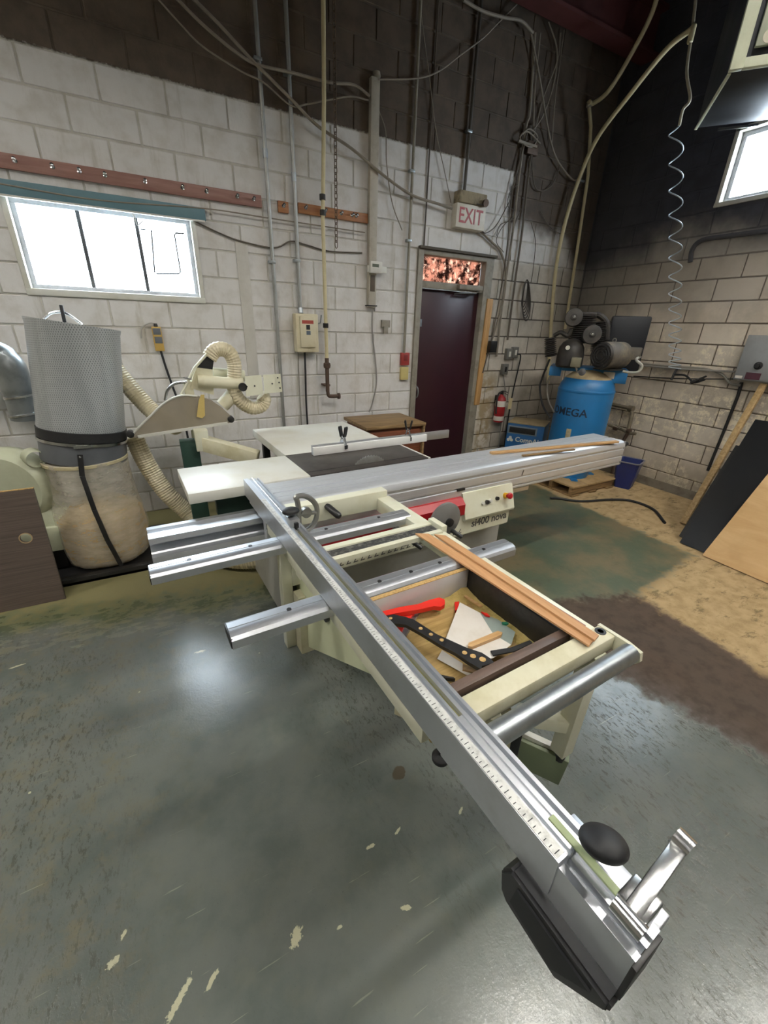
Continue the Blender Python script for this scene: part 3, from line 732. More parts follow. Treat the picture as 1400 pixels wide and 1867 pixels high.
# second stop with a D-shaped cast handle further along the fence
v0 = 1.44
st2 = sp(MB().box(.44, .478, v0-.055, v0+.05, .945, .985, .003), 'flip_stop', alu)
sp(MB().box(.452, .468, v0-.068, v0-.054, .948, .975, .002), 'stop_face', blackp, st2)
H = lambda x, y: PSV(430+x/5, 840+y/5, 1.46)
dh = MB(); dh.tube(spline([H(*q) for q in ((550, 330), (620, 320), (690, 355), (735, 420), (735, 510), (700, 590), (640, 640), (585, 650), (575, 560), (572, 450), (560, 370))], 5, True), .011, 8, True)
dd = sp(dh, 'd_handle', mat('cast_aluminium', 'a0a09c', .42, .9, '83827c', .4, 8), st2)
w_ = MB(); w_.bar(H(575, 490), H(735, 470), .012, .02, (0, 1, 0), .003); w_.lathe([(.0, -.01), (.022, -.01), (.022, .01), (0, .01)], H(640, 470), (0, 1, 0), 16); sp(w_, 'd_handle_web', MATS['cast_aluminium'], st2)
kb = H(500, 465); kb.y = v0-.02; kb = PSV(530, 932, 1.43)
sp(MB().ell(kb, (.034, .028, .016), 20, 12), 'clamp_knob', rubber, st2)
sp(MB().cyl(kb, (kb.x, kb.y, .98), .006, None, 10), 'stud', chrome, st2)
sp(MB().tube([(.452, 1.99, .962), (.452, v0+.03, .962), (.447, v0+.0, .968), (.443, v0-.02, .955)], .0022, 8), 'indicator_rod', chrome, st2)
# ---- overhead guard, swung clear behind the table
gy = 3.30
G = lambda x, y, d=gy: PB(230+x/4, 560+y/4, d)       # in the frame of an enlarged view
gc = MB(); q0, q1 = G(560, 990, 3.22), G(960, 1100, 3.05)
gc.bar(q0, (q1.x, q1.y, q1.z), .09, .10, (0, 0, 1), .004); gcol = gc.build('guard_beam', creamd, saw)
MB().bar((q0.x-.005, q0.y, q0.z-.05), (q0.x-.005, q0.y, q0.z+.10), .09, .09, (0, 1, 0), .004).build('guard_upright', cream, saw)
MB().bar((q0.x-.09, q0.y+.05, 0.0), (q0.x-.09, q0.y+.05, q0.z+.02), .12, .1, (0, 1, 0), .004).build('guard_column', MATS['dark_green_enamel'], saw)
ga = MB().cyl(G(520, 540), G(850, 560), .042, None, 20).build('guard_arm_tube', creamd, saw)
MB().cyl(G(630, 480, gy+.12), G(860, 500, gy+.12), .04, None, 18).build('guard_arm_tube', cream, saw)
br_ = MB().plate([G(865, 505, 3.24), G(985, 495, 3.24), G(1000, 635, 3.24), G(875, 650, 3.24)], .008).build('arm_bracket', cream, saw)
MB().plate([G(1000, 495, 3.25), G(1125, 487, 3.25), G(1138, 617, 3.25), G(1010, 632, 3.25)], .008).build('arm_bracket', cream, saw)
for x, y in ((880, 580), (937, 575), (1065, 558), (1105, 515), (1115, 550), (1122, 590)): MB().cyl(G(x, y, 3.225), G(x, y, 3.245), .006, None, 10).build('bolt', blackp, br_)
MB().lathe([(.0, -.01), (.03, -.01), (.03, .03), (0, .03)], G(850, 583, 3.25), (0, 1, 0), 16).build('pivot_knob', blackp, br_)
# column from arm down to the beam
MB().bar((q0.x-.03, q0.y+.12, q0.z), (q0.x-.03, q0.y+.12, G(520, 540).z), .06, .06, (0, 1, 0), .004).build('guard_strut', creamd, saw)
t = NT('smoked_plastic'); tr = t.n('BsdfTransparent', {'Color': (.75, .71, .65)}); pb = t.bsdf(t.mix(t.noise(t.obj(), 7, 4), hexl('b8ae9c'), hexl('978d7c')), .35)
M_SMOKE = t.done(t.n('MixShader', {0: .55, 1: tr.outputs[0], 2: pb.outputs[0]}))
hd = [G(x, y, 3.28) for x, y in ((30, 945), (75, 895), (180, 790), (290, 690), (400, 645), (520, 650), (620, 680), (700, 735), (775, 805), (780, 835), (750, 845), (400, 905), (90, 955))]
hood = MB().plate(hd, .05, (0, 1, 0)).build('guard_hood', M_SMOKE, saw)
MB().tube(spline(hd[0:6], 4), .007, 8).build('hood_rim', whitelam, hood)
MB().bar(G(85, 945, 3.277), G(740, 845, 3.277), .02, .012, (0, -1, 0)).build('hood_lip', whitelam, hood)
for x, y in ((30, 930), (765, 820)): MB().lathe([(.014, -.005), (.024, 0), (.024, .05), (.014, .06)], G(x, y, 3.27), (0, 1, 0), 16).build('roller', blackp, hood)
MB().plate([G(*p, 3.26) for p in ((515, 800), (530, 680), (545, 640), (570, 640), (575, 790), (555, 810))], .01, (0, 1, 0)).build('pull_tab', mat('yellowed_strap', 'c8b06a', .6), hood)
MB().tube(spline([G(*p, 3.30) for p in ((285, 680), (300, 610), (350, 560), (420, 548), (450, 545))], 5), .010, 8).build('spring_tube', chrome, hood)
MB().tube([G(400, 640, 3.30), G(440, 560, 3.30), G(500, 440, 3.30), G(590, 340, 3.30)], .010, 8).build('lift_bar', cream, hood)
MB().bar(G(415, 515, 3.29), G(475, 525, 3.29), .008, .008).build('lift_pin', chrome, hood)
MB().plate([G(*p, 3.30) for p in ((515, 440), (590, 345), (640, 385), (630, 455))], .05, (0, 1, 0)).build('hood_spout', blackp, hood)
MB().plate([G(*p, 3.30) for p in ((490, 500), (515, 440), (630, 455), (640, 640), (560, 620), (470, 590))], .05, (0, 1, 0)).build('spout_housing', creamd, hood)
def corrugated(pts, r, n=8, pitch=.018):
    P = spline(pts, n); out = [P[0]]; acc = 0; rs = []
    # resample evenly, alternate the radius for the ribs
    L = [0]
    for a, b in zip(P[:-1], P[1:]): L.append(L[-1]+(b-a).length)
    N = max(4, int(L[-1]/pitch)*2); Q = []; j = 0
    for i in range(N+1):
        s = L[-1]*i/N
        while j < len(L)-2 and L[j+1] < s: j += 1
        f = (s-L[j])/max(1e-9, L[j+1]-L[j]); Q.append(P[j].lerp(P[j+1], f)); rs.append(r*(1.0 if i % 2 else .93))
    return MB().tube(Q, rs, 14)
corrugated([G(*p, gy+.03) for p in ((605, 370), (640, 320), (690, 305), (750, 330), (785, 400), (790, 480), (785, 560), (800, 640), (850, 700), (920, 735), (985, 720), (1010, 670), (985, 640))], .052, 6).build('guard_hose', creamhose, saw, ang=20)
MB().cyl(G(775, 640, gy+.05), G(700, 720, gy+.05), .05, None, 18).build('hose_cuff', creamd, saw)
# ================================================================== THINGS ON THE SAW
def lay(o, *a): return tag(o, *a)
def sw(m, name, mt, **k): return m.build(name, mt, None, SAW, **k)
tag(sw(MB().box(.945, 2.06, 2.425, 2.445, .902, .962, .002), 'aluminium_straightedge', alu), 'long grey aluminium bar standing on edge behind the white strip', 'bar')
tag(sw(MB().box(.945, 1.835, 2.404, 2.424, .902, .953, .001), 'white_strip', mat('white_board', 'e6e6e2', .45, 0, 'cfcfc8', .3, 6)), 'white laminated strip clamped on edge across the dark saw table', 'board')
def spring_clamp(u, lab, tilt):
    c = thing('spring_clamp', lab, 'clamp', SAW @ Vector((u, 2.424, .955)), TH+tilt, 'spring clamps')
    M = SAW @ Matrix.Translation((u, 2.424, .955)) @ Matrix.Rotation(tilt, 4, 'Z')
    for s in (-1, 1):
        m = MB(); m.prism([(s*.022, -.03), (s*.026, -.005), (s*.012, .035), (s*.016, .05), (s*.007, .05), (s*.004, .03), (s*.016, -.005), (s*.0215, -.028)], 'x', -.011, .011)
        m.build('jaw', chrome, c, M)
        m = MB(); m.prism([(s*.007, .045), (s*.017, .045), (s*.030, .10), (s*.028, .112), (s*.020, .112), (s*.016, .10)], 'x', -.013, .013)
        m.build('grip', blackp, c, M)
        m = MB(); m.prism([(s*.0212, -.034), (s*.029, -.034), (s*.030, -.008), (s*.0212, -.01)], 'x', -.013, .013); m.build('jaw_pad', blackp, c, M)
    MB().lathe([(.008, -.012), (.010, -.012), (.010, .012), (.008, .012), (.008, -.012)], (0, 0, .04), (1, 0, 0), 14, cap=False).build('spring', chrome, c, M)
c1 = PSV(626, 808, 2.42); spring_clamp(c1.x, 'black and silver spring clamp gripping white strip over the outfeed table', .5)
c2 = PSV(744, 795, 2.42); spring_clamp(c2.x, 'black and silver spring clamp gripping white strip in front of maroon door', .9)
# strips on the sliding carriage
a, b = PS(895, 827, .905), PS(1125, 806, .905)
tag(sw(MB().bar((a.x, a.y, .909), (b.x, b.y, .909), .035, .014, (0, 0, 1), .001), 'wood_strip', pine), 'thin pale pine strip lying along the far end of the sliding carriage', 'wood strip')
a, b = PS(945, 829, .905), PS(1040, 818, .905)
tag(sw(MB().bar((a.x, a.y-.035, .9075), (b.x, b.y-.03, .9075), .018, .011, (0, 0, 1), .001), 'wood_strip', oldwood), 'short darker wood strip beside the pale strip on the carriage', 'wood strip')
# strips lying along the side rail of the squaring frame
Zs = .878
def strip(pts, z, th, name, mt, lab):
    P = [PS(x, y, z+th) for x, y in pts]
    tag(sw(MB().prism([(p.x, p.y) for p in P], 'z', z, z+th), name, mt), lab, 'wood strip')
strip([(757, 972), (782, 973), (1087, 1161), (1074, 1177)], .874, .006, 'wood_strip', beech, 'slim tan hardwood strip on top across the squaring frame rail')
strip([(792, 974), (812, 976), (1092, 1158), (1084, 1167)], .880, .007, 'wood_strip', beech, 'second tan hardwood strip lying on the strip across the frame rail')
# ---- parts tray hung inside the frame
Zb = .752
tray = thing('tool_tray', 'open shallow wooden tray with dark sides hung inside the squaring frame', 'tray', SAW @ Vector((.73, .74, Zb-.012)), TH)
def tp(m, name, mt, **k): return m.build(name, mt, tray, SAW, **k)
tp(MB().box(.478, .985, .52, .972, Zb-.012, Zb), 'tray_bottom', wood('tray_ply', 'b79a63', '8f7440'))
bw = tp(MB().box(.478, .97, .955, .972, Zb, .852, .001), 'tray_side', mat('white_melamine', 'cfccc8', .35, 0, 'b5aeb0', .3, 5))
tp(MB().box(.478, .97, .9545, .9725, .8522, .8545), 'chipboard_edge', chip)
tp(MB().box(.972, .988, .56, .972, Zb, .856, .001), 'tray_side', blackwood)
tp(MB().box(.478, .990, .53, .558, Zb, .862, .002), 'tray_side', walnut)
tp(MB().box(.478, .488, .56, .955, Zb, .80, .001), 'tray_side', walnut)
# dark reddish board lying outside along the rail
strip([(830, 1008), (872, 1016), (1068, 1140), (1062, 1147)], .8635, .008, 'wood_board', paintedboard, 'rough reddish brown board lying under the tan strips along the frame rail')
def tz(x, y, z=Zb): return PS(660+x/4.118, 1020+y/4.118, z)
def flat(name, pts, z, th, mt, lab, cat, **k):
    P = [tz(x, y, z+th) for x, y in pts]
    return tag(sw(MB().prism([(p.x, p.y) for p in P], 'z', z, z+th), name, mt), lab, cat)
from mathutils import noise as mnoise
sd = MB(); NU, NV = 60, 50; gv = []
def dust_h(u, v):
    n = mnoise.noise(Vector((u*14, v*14, 3.1)))*.5+mnoise.noise(Vector((u*45, v*45, 7.7)))*.22+mnoise.noise(Vector((u*130, v*130, 1.3)))*.10
    edge = .010*max(0, 1-(.955-v)/.07)+.008*max(0, 1-(.97-u)/.09)
    c1 = tz(735, 255); d = ((u-c1.x)**2+(v-c1.y)**2)**.5
    return Zb-.003+.011*n+edge+.016*max(0, 1-d/.05)
for j_ in range(NV+1):
    for i_ in range(NU+1):
        u, v = .489+.482*i_/NU, .559+.395*j_/NV
        gv.append((u, v, max(Zb-.002, dust_h(u, v))))
sd._add(gv, [(j_*(NU+1)+i_, j_*(NU+1)+i_+1, (j_+1)*(NU+1)+i_+1, (j_+1)*(NU+1)+i_) for j_ in range(NV) for i_ in range(NU)])
o = tag(sw(sd, 'sawdust', sawdust), 'heaps of olive yellow sawdust on the bottom of the tool tray', 'sawdust'); o['kind'] = 'stuff'
flat('paper_sheet', ((735, 322), (885, 400), (985, 560), (1120, 640), (985, 740), (900, 760), (630, 590)), Zb+.022, .0015, paper, 'large off-white paper sheet with pencil marks in the middle of the tray', 'paper')
flat('paper_sheet', ((885, 400), (1020, 450), (1150, 545), (1120, 640), (960, 545)), Zb+.020, .0015, mat('grey_plastic_film', '8f9a93', .3, 0, '757f77', .4, 8), 'thin grey-green plastic sheet at the right side of the tray', 'sheet')
flat('paper_sheet', ((600, 680), (755, 780), (755, 830), (850, 855), (790, 870), (565, 745)), Zb+.010, .001, paper, 'small torn white paper slip under the black push stick', 'paper')
flat('wood_offcut', ((800, 625), (1020, 535), (1055, 548), (1045, 565), (825, 655), (795, 650)), Zb+.024, .012, pine, 'short pine offcut stick lying on the paper sheet in the tray', 'offcut')
flat('wood_offcut', ((775, 265), (905, 345), (890, 355), (765, 275)), Zb+.024, .005, pine, 'thin pale wood sliver in the far corner of the tray', 'offcut')
flat('wood_offcut', ((760, 785), (880, 835), (850, 850), (755, 825)), Zb+.012, .006, oldwood, 'small brown wood scrap near the front of the tray', 'offcut')
flat('rubber_strip', ((965, 685), (1120, 660), (1260, 605), (1280, 625), (1140, 690), (985, 720)), Zb+.027, .004, rubber, 'curved grey rubber strip at the right front of the tray', 'strip')
flat('green_stick', ((1050, 468), (1085, 468), (1102, 478), (1085, 486), (1055, 480)), Zb+.024, .006, mat('green_plastic', '1f6a4e', .5), 'small green plastic tip lying against the dark tray side', 'tool')
flat('steel_bar', ((395, 385), (435, 385), (325, 575), (290, 550)), Zb+.004, .012, galv, 'short grey steel bar between the red push sticks in the tray', 'bar')
flat('red_offcut', ((695, 320), (730, 315), (722, 375), (700, 385)), Zb+.004, .01, mat('red_plastic', 'dd2a1c', .4, 0, 'c42318', .3, 6), 'small red plastic piece by the sawdust heap in the tray', 'offcut')
flat('red_offcut', ((895, 390), (940, 405), (960, 425), (930, 418)), Zb+.024, .006, MATS['red_plastic'], 'thin red plastic tip at the edge of the paper in the tray', 'offcut')
flat('pliers_handle', ((430, 850), (570, 860), (690, 885), (700, 895), (560, 880), (430, 870)), Zb+.004, .012, rubber, 'black curved tool handle near the front left of the tray', 'tool')
flat('pliers_handle', ((430, 880), (560, 905), (660, 930), (650, 945), (540, 920), (430, 900)), Zb+.004, .012, rubber, 'lower black tool handle tucked behind the fence in the tray', 'tool')
rp = MATS['red_plastic']
p = flat('push_stick', ((130, 395), (290, 355), (420, 335), (500, 305), (580, 285), (620, 300), (622, 335), (590, 355), (540, 350), (430, 375), (300, 395), (170, 420), (135, 412)), Zb+.030, .016, rp, 'bright red push stick lying on top by the white tray side', 'push stick')
flat('push_stick', ((300, 420), (390, 385), (395, 400), (330, 470), (290, 560), (215, 530), (235, 500)), Zb+.012, .014, rp, 'second red push stick partly under the black one', 'push stick')
# black push stick with a row of holes
bk = thing('push_stick', 'long black plastic push stick with a row of oval holes', 'push stick', SAW @ Vector((.72, .75, Zb+.04)), TH)
out = [(160, 428), (235, 412), (330, 432), (390, 452), (560, 560), (780, 660), (900, 700), (960, 740), (995, 775), (900, 800), (895, 825), (800, 770), (700, 700), (600, 650), (430, 545), (330, 490), (200, 475), (160, 455)]
P = [tz(x, y, Zb+.055) for x, y in out]
MB().prism([(q.x, q.y) for q in P], 'z', Zb+.043, Zb+.055).build('stick_body', blackp, bk, SAW)
for x, y, r in ((215, 441, .006), (440, 517, .0065), (517, 562, .0065), (598, 604, .0065), (770, 700, .0075), (833, 725, .0085), (905, 750, .0095)):
    q = tz(x, y, Zb+.0555); m = MB(); m.lathe([(r, 0), (r, .0012), (0, .0012)], (q.x, q.y, Zb+.0548), (0, 0, 1), 14); m.build('hole', chip, bk, SAW)
m = MB(); q1, q2 = tz(200, 445, Zb+.056), tz(880, 770, Zb+.056)
tag(bk, bk['label'], 'push stick')

# ================================================================== DUST COLLECTOR (left)
DC = Vector((-.48, 3.40, 0))
dc = thing('dust_collector', 'dust collector with perforated metal filter canister above a clear sawdust bag', 'dust collector', DC)
a0, a1 = Vector((-.468, 3.40, .975)), Vector((-.372, 3.42, 1.625))
ax = (a1-a0).normalized(); Lc = (a1-a0).length
t = NT('perforated_steel'); sxyz = t.n('SeparateXYZ', {0: t.obj()})
an_ = t.math('MULTIPLY', t.math('ARCTAN2', sxyz.outputs[1], sxyz.outputs[0]), 120.0); zz_ = t.math('MULTIPLY', sxyz.outputs[2], 500.0)
hol = t.step(t.math('ADD', t.math('SINE', t.math('ADD', an_, t.math('MULTIPLY', zz_, .5))), t.math('SINE', t.math('SUBTRACT', an_, t.math('MULTIPLY', zz_, .5)))), .5, 1.3)
c = t.mix(t.math('MULTIPLY', hol, .7), hexl('c3c7c8'), hexl('565b5f'))
nz = t.noise(t.mapv(t.obj(), (7, 7, .6)), 1.2, 3); c = t.mix(t.math('MULTIPLY', t.step(nz, .45, .65), .3), c, hexl('8d9294'))
M_PERF = t.done(t.bsdf(c, .40, .55, Normal=t.bump(hol, -.4, .004)))
can = MB().lathe([(.243, 0), (.247, .02), (.243, .06), (.243, Lc-.03), (.248, Lc-.012), (.248, Lc), (.235, Lc), (.23, Lc-.02), (0, Lc-.02)], a0, ax, 48).build('filter_canister', M_PERF, dc)
MB().lathe([(.246, -.05), (.252, -.045), (.252, .012), (.246, .015)], a0, ax, 48).build('rubber_seal', rubber, dc)
MB().lathe([(.249, -.072), (.255, -.070), (.255, -.052), (.249, -.050)], a0, ax, 48).build('clamp_band', chrome, dc)
MB().bar(a0+ax*-.061+Vector((-.03, -.256, 0)), a0+ax*-.061+Vector((.06, -.256, 0)), .012, .016).build('clamp_latch', chrome, dc)
MB().lathe([(.244, -.20), (.246, -.19), (.246, -.06), (.240, -.055)], a0, ax, 48).build('collar_ring', mat('grey_collar', '6b6e72', .45, .3, '55585b', .4, 6), dc)
bp = [(.225, .02), (.262, .05), (.278, .16), (.282, .28), (.272, .42), (.255, .55), (.247, .66), (.243, .74), (.246, .775), (.243, .79)]
t = NT('clear_bag'); tr = t.n('BsdfTransparent', {'Color': (.95, .93, .88)}); pb = t.bsdf(hexl('d6d0c2'), .22)
M_BAG = t.done(t.n('MixShader', {0: t.math('ADD', .14, t.math('MULTIPLY', t.noise(t.mapv(t.obj(), (1, 1, 3)), 8, 5, .7), .5)), 1: tr.outputs[0], 2: pb.outputs[0]}))
def wr_(an, h): return 1+.018*math.sin(5*an+9*h)+.012*math.sin(11*an-14*h)+.006*math.sin(23*an+30*h)
pp = []
for (r0, h0), (r1, h1) in zip(bp[:-1], bp[1:]):
    for k in range(4): pp.append((r0+(r1-r0)*k/4, h0+(h1-h0)*k/4))
pp.append(bp[-1])
bag = MB().lathe(pp, (-.495, 3.39, 0), (0, 0, 1), 64, wr_).build('collection_bag', M_BAG, dc, ang=80)
MB().lathe([(r*.965, h) for r, h in pp if h < .40]+[(.17, .45), (0, .47)], (-.495, 3.39, 0), (0, 0, 1), 48, wr_).build('bag_sawdust', mat('pale_sawdust', 'b99f6c', .95, 0, '97803f', .6, 6, .6, 60), bag, ang=80)
MB().lathe([(.247, .765), (.252, .768), (.252, .785), (.247, .788)], (-.495, 3.392, 0), (0, 0, 1), 40).build('bag_band', mat('tan_band', 'b8ad8a', .6), dc)
q = [PB(146, 829, 3.135), PB(150, 868, 3.12), PB(172, 930, 3.095), PB(196, 985, 3.09), PB(222, 1032, 3.10)]
sg = MB(); sg.bar(q[0], q[1], .03, .006, (0, -1, 0))
for A, B_ in zip(q[1:-1], q[2:]): sg.bar(A, B_, .028, .01, (0, -1, .2), .002)
sg.build('support_strut', blackp, dc)
for x, y in ((146, 833), (147, 848)): MB().cyl(PB(x, y, 3.13), PB(x, y, 3.14), .007, None, 10).build('strut_bolt', chrome, dc)
bs = MB().box(-1.15, -.12, 3.05, 3.80, 0.0, .02).box(-1.15, -.12, 3.05, 3.10, .0, .05, .003).build('base_frame', blackp, dc)
# blower volute at the left of the bag
vc = Vector((-.93, 3.42, .63))
vl = MB()
def volr(an, h): return 1.0
sp_ = [(.10, -.10), (.215, -.10), (.25, -.06), (.26, 0), (.25, .06), (.215, .10), (.10, .10)]
vl.lathe(sp_, vc, (.35, 1, 0), 40); vl.build('blower_housing', mat('pale_green_enamel', 'b9bda3', .4, 0, 'a09f82', .4, 5), dc)
th_ = MB(); 
th_.tube(spline([vc+Vector((-.02, 0, -.15)), vc+Vector((.14, -.02, -.24)), vc+Vector((.26, -.03, -.32)), vc+Vector((.34, -.03, -.44)), vc+Vector((.38, -.03, -.56))], 6), [.12]*25, 18); th_.build('blower_outlet', MATS['pale_green_enamel'], dc)
gr = MB()
for k in range(5): gr.lathe([(.052, k*.018), (.058, k*.018+.005), (.052, k*.018+.012)], PB(66, 838, 3.27), (-.5, 1, .1), 24, cap=False)
gr.build('inlet_rings', MATS['pale_green_enamel'], dc)
MB().tube(spline([PB(46, 765, 3.55), PB(34, 720, 3.55), PB(26, 690, 3.55), PB(10, 660, 3.55), PB(-40, 640, 3.6), PB(-190, 600, 3.9), PB(-330, 560, 4.15)], 6), [.075]*7+[.085]*12+[.095]*18, 20).build('metal_duct', galv, dc)
for pxy, ax_ in (((43, 755), (-.12, 0, 1)), ((35, 722), (-.12, 0, 1))): MB().lathe([(.076, -.010), (.083, -.006), (.083, .006), (.076, .010)], PB(*pxy, 3.55), ax_, 28).build('duct_band', chrome, dc)
MB().tube(spline([PB(78, 582, 3.42), PB(95, 570, 3.42), PB(120, 571, 3.42), PB(150, 592, 3.42)], 6), .008, 8).build('cleaning_crank', chrome, dc)
MB().bar(PB(118, 588, 3.40), PB(111, 556, 3.40), .018, .02, (0, 1, 0), .003).build('crank_grip', rubber, dc)
MB().box(-.95, -.75, 3.3, 3.5, .02, .18, .01).build('motor', darkmetal, dc)
MB().box(-1.0, -.72, 3.25, 3.6, .18, .36, .01).build('motor_mount', MATS['pale_green_enamel'], dc)
# hoses from the collector
tag(corrugated([(-.26, 3.62, 1.42), (-.19, 3.58, 1.28), (-.06, 3.5, 1.08), (.04, 3.45, .98), (.10, 3.6, .9)], .062, 8).build('dust_hose', creamhose, ang=20), 'cream corrugated hose running from behind the canister down to the guard hood', 'hose')
hp_ = [PB(243, 795, 3.50), PB(270, 850, 3.48), PB(305, 900, 3.44), PB(350, 945, 3.38)]
hp_ += [Vector((.13, 3.0, .11)), Vector((.26, 2.83, .085)), Vector((.42, 2.73, .085)), Vector((.58, 2.70, .11))]
tag(corrugated(hp_, .066, 8).build('dust_hose', creamhose, ang=20), 'cream corrugated hose sloping down beside the dust bag to the floor', 'hose')
# dark laminate board propped in front of the collector
bt = MB(); A = [PZ(120, 1092), PZ(-60, 1129)]; 
bd = thing('laminate_board', 'dark striped laminate board with a round hole leaning at the left edge', 'board', PZ(60, 1103))
d = Vector((0, .10, .735)); n = Vector((0, -.99, .13))
A0 = PZ(120, 1092)+Vector((0, 0, .002)); B0 = A0+Vector((-.9, .0, 0)); 
hc = PB(47, 981, A0.y+.06)
Mx = frame(A0, (-1, 0, 0), (0, .10, .735)); Mi = Mx.inverted(); hl = Mi @ hc
def panel_with_hole(w, h, hx, hy, r, th):
    m = MB(); N = 32; sq_ = []
    for k in range(N):
        a = 2*PI*k/N; c_, s_ = math.cos(a), math.sin(a); tmax = 1e9
        if c_ > 1e-9: tmax = min(tmax, (w-hx)/c_)
        if c_ < -1e-9: tmax = min(tmax, -hx/c_)
        if s_ > 1e-9: tmax = min(tmax, (h-hy)/s_)
        if s_ < -1e-9: tmax = min(tmax, -hy/s_)
        sq_.append((hx+c_*tmax, hy+s_*tmax))
    corners = [(0, 0), (w, 0), (w, h), (0, h)]
    for cx, cy in corners:
        j = min(range(N), key=lambda i: (sq_[i][0]-cx)**2+(sq_[i][1]-cy)**2); sq_[j] = (cx, cy)
    ins = [(hx+r*math.cos(2*PI*k/N), hy+r*math.sin(2*PI*k/N)) for k in range(N)]
    vs = [(x, y, 0) for x, y in sq_]+[(x, y, 0) for x, y in ins]+[(x, y, -th) for x, y in sq_]+[(x, y, -th) for x, y in ins]
    fs = []
    for k in range(N):
        j = (k+1) % N
        fs += [(k, j, N+j, N+k), (2*N+k, 3*N+k, 3*N+j, 2*N+j), (k, 2*N+k, 2*N+j, j), (N+k, N+j, 3*N+j, 3*N+k)]
    return m._add(vs, fs)
panel_with_hole(.92, .735, hl.x, hl.y, .028, -.018).build('board_face', darklam, bd, Mx, flat=True)
rg = MB().lathe([(.028, -.001), (.033, -.001), (.033, .003), (.028, .003), (.028, -.001)], (hl.x, hl.y, 0), (0, 0, -1), 28, cap=False); rg.build('hole_ring', mat('tan_ring', 'a9906a', .5), bd, Mx)
MB().box(0, .92, .733, .738, -.0005, .0185).build('board_edge', chip, bd, Mx)
# small cabinet behind the outfeed table
cb = thing('wooden_cabinet', 'low brown wooden cabinet with plywood top behind the white table', 'cabinet', (2.05, 3.75, 0))
MB().box(1.72, 2.34, 3.50, 3.98, .0, .77, .003).build('cabinet_body', wood('red_brown_wood', '7a4326', '5a2e1a'), cb)
MB().box(1.69, 2.36, 3.46, 4.0, .77, .80, .002).build('cabinet_top', oldwood, cb)
MB().box(2.335, 2.36, 3.47, 3.985, .0, .77, .002).build('cabinet_side', oldwood, cb)
MB().box(1.75, 2.31, 3.485, 3.502, .42, .74, .003).build('drawer_front', MATS['red_brown_wood'], cb)
# ================================================================== BACK WALL SERVICES
def wallpipe(name, lab, cat, pts, r, mt, off=.03, clips=(), group=None, n=0, straight=True):
    P = [PB(x, y, D-off) for x, y in pts]
    t_ = thing(name, lab, cat, (P[-1].x, D-off, min(p.z for p in P)), 0, group)
    if not straight: P = spline(P, 6)
    MB().tube(P, r, 12).build('pipe', mt, t_)
    for (x, y) in clips:
        c = PB(x, y, D-off); m = MB(); m.lathe([(r*1.02, -.012), (r*1.35, -.012), (r*1.35, .012), (r*1.02, .012)], c, (0, 0, 1), 14).box(c.x-r*2.6, c.x+r*2.6, D-.006, D, c.z-.012, c.z+.012)
        m.build('pipe_clip', galv, t_)
    return t_
# make verticals truly vertical: x from the wall position of one point
def vert(name, lab, x, z0, z1, r, mt, off=.03, clips=(), cat='conduit', group='conduits on the back wall', couplings=()):
    t_ = thing(name, lab, cat, (x, D-off, z0), 0, group)
    MB().cyl((x, D-off, z0), (x, D-off, z1), r, None, 14).build('pipe', mt, t_)
    for z in clips:
        MB().box(x-r*2.4, x+r*1.3, D-off-r*1.15, D, z-.011, z+.011, .002).build('pipe_clip', galv, t_)
    for z in couplings: MB().lathe([(r*1.0, -.03), (r*1.25, -.03), (r*1.25, .03), (r, .03)], (x, D-off, z), (0, 0, 1), 14).build('coupling', galv, t_)
    return t_
vert('conduit', 'grey steel conduit running floor to ceiling, left of the pair', 1.10, .05, CEIL, .016, conduit_m, .03, (3.45, 2.15), couplings=(2.9,))
vert('conduit', 'grey steel conduit ending at the cream starter box', 1.325, 1.762, CEIL, .016, conduit_m, .035, (3.42, 2.18), couplings=(2.78,))
vert('conduit', 'painted conduit dropping to the red fire switch beside the maroon door', 2.475, 1.41, CEIL, .014, mat('painted_conduit', '8f897b', .5, .2, '6a6255', .5, 8), .028, (3.0, 2.45))
vert('conduit', 'dark conduit coming down onto the EXIT sign', 3.09, 2.86, CEIL, .016, mat('dark_conduit', '55504a', .5, .4), .03, (3.4,))
vert('wire_conduit', 'thin dark conduit left of the EXIT sign beside the door head', 2.66, 2.43, CEIL, .007, mat('brown_cable', '544a3e', .6), .012, ())
vert('trunking', 'tall painted metal trunking behind the thermostat', 2.065, 1.835, 3.57, .004, mat('trunk_paint', 'b5ae9f', .55, .1, '8d8473', .55, 7), .03)
tk = bpy.data.objects['trunking']
MB().box(2.025, 2.105, D-.05, D, 1.84, 3.56, .003).build('trunk_channel', MATS['trunk_paint'], tk)
MB().box(2.01, 2.12, D-.055, D, 2.15-.30, 2.15-.29, .001).build('trunk_strap', rubber, tk)
MB().lathe([(.02, 0), (.035, .01), (.03, .04), (0, .045)], (2.08, D-.03, 3.56), (0, 0, 1), 14).build('trunk_cap', frame_m, tk)
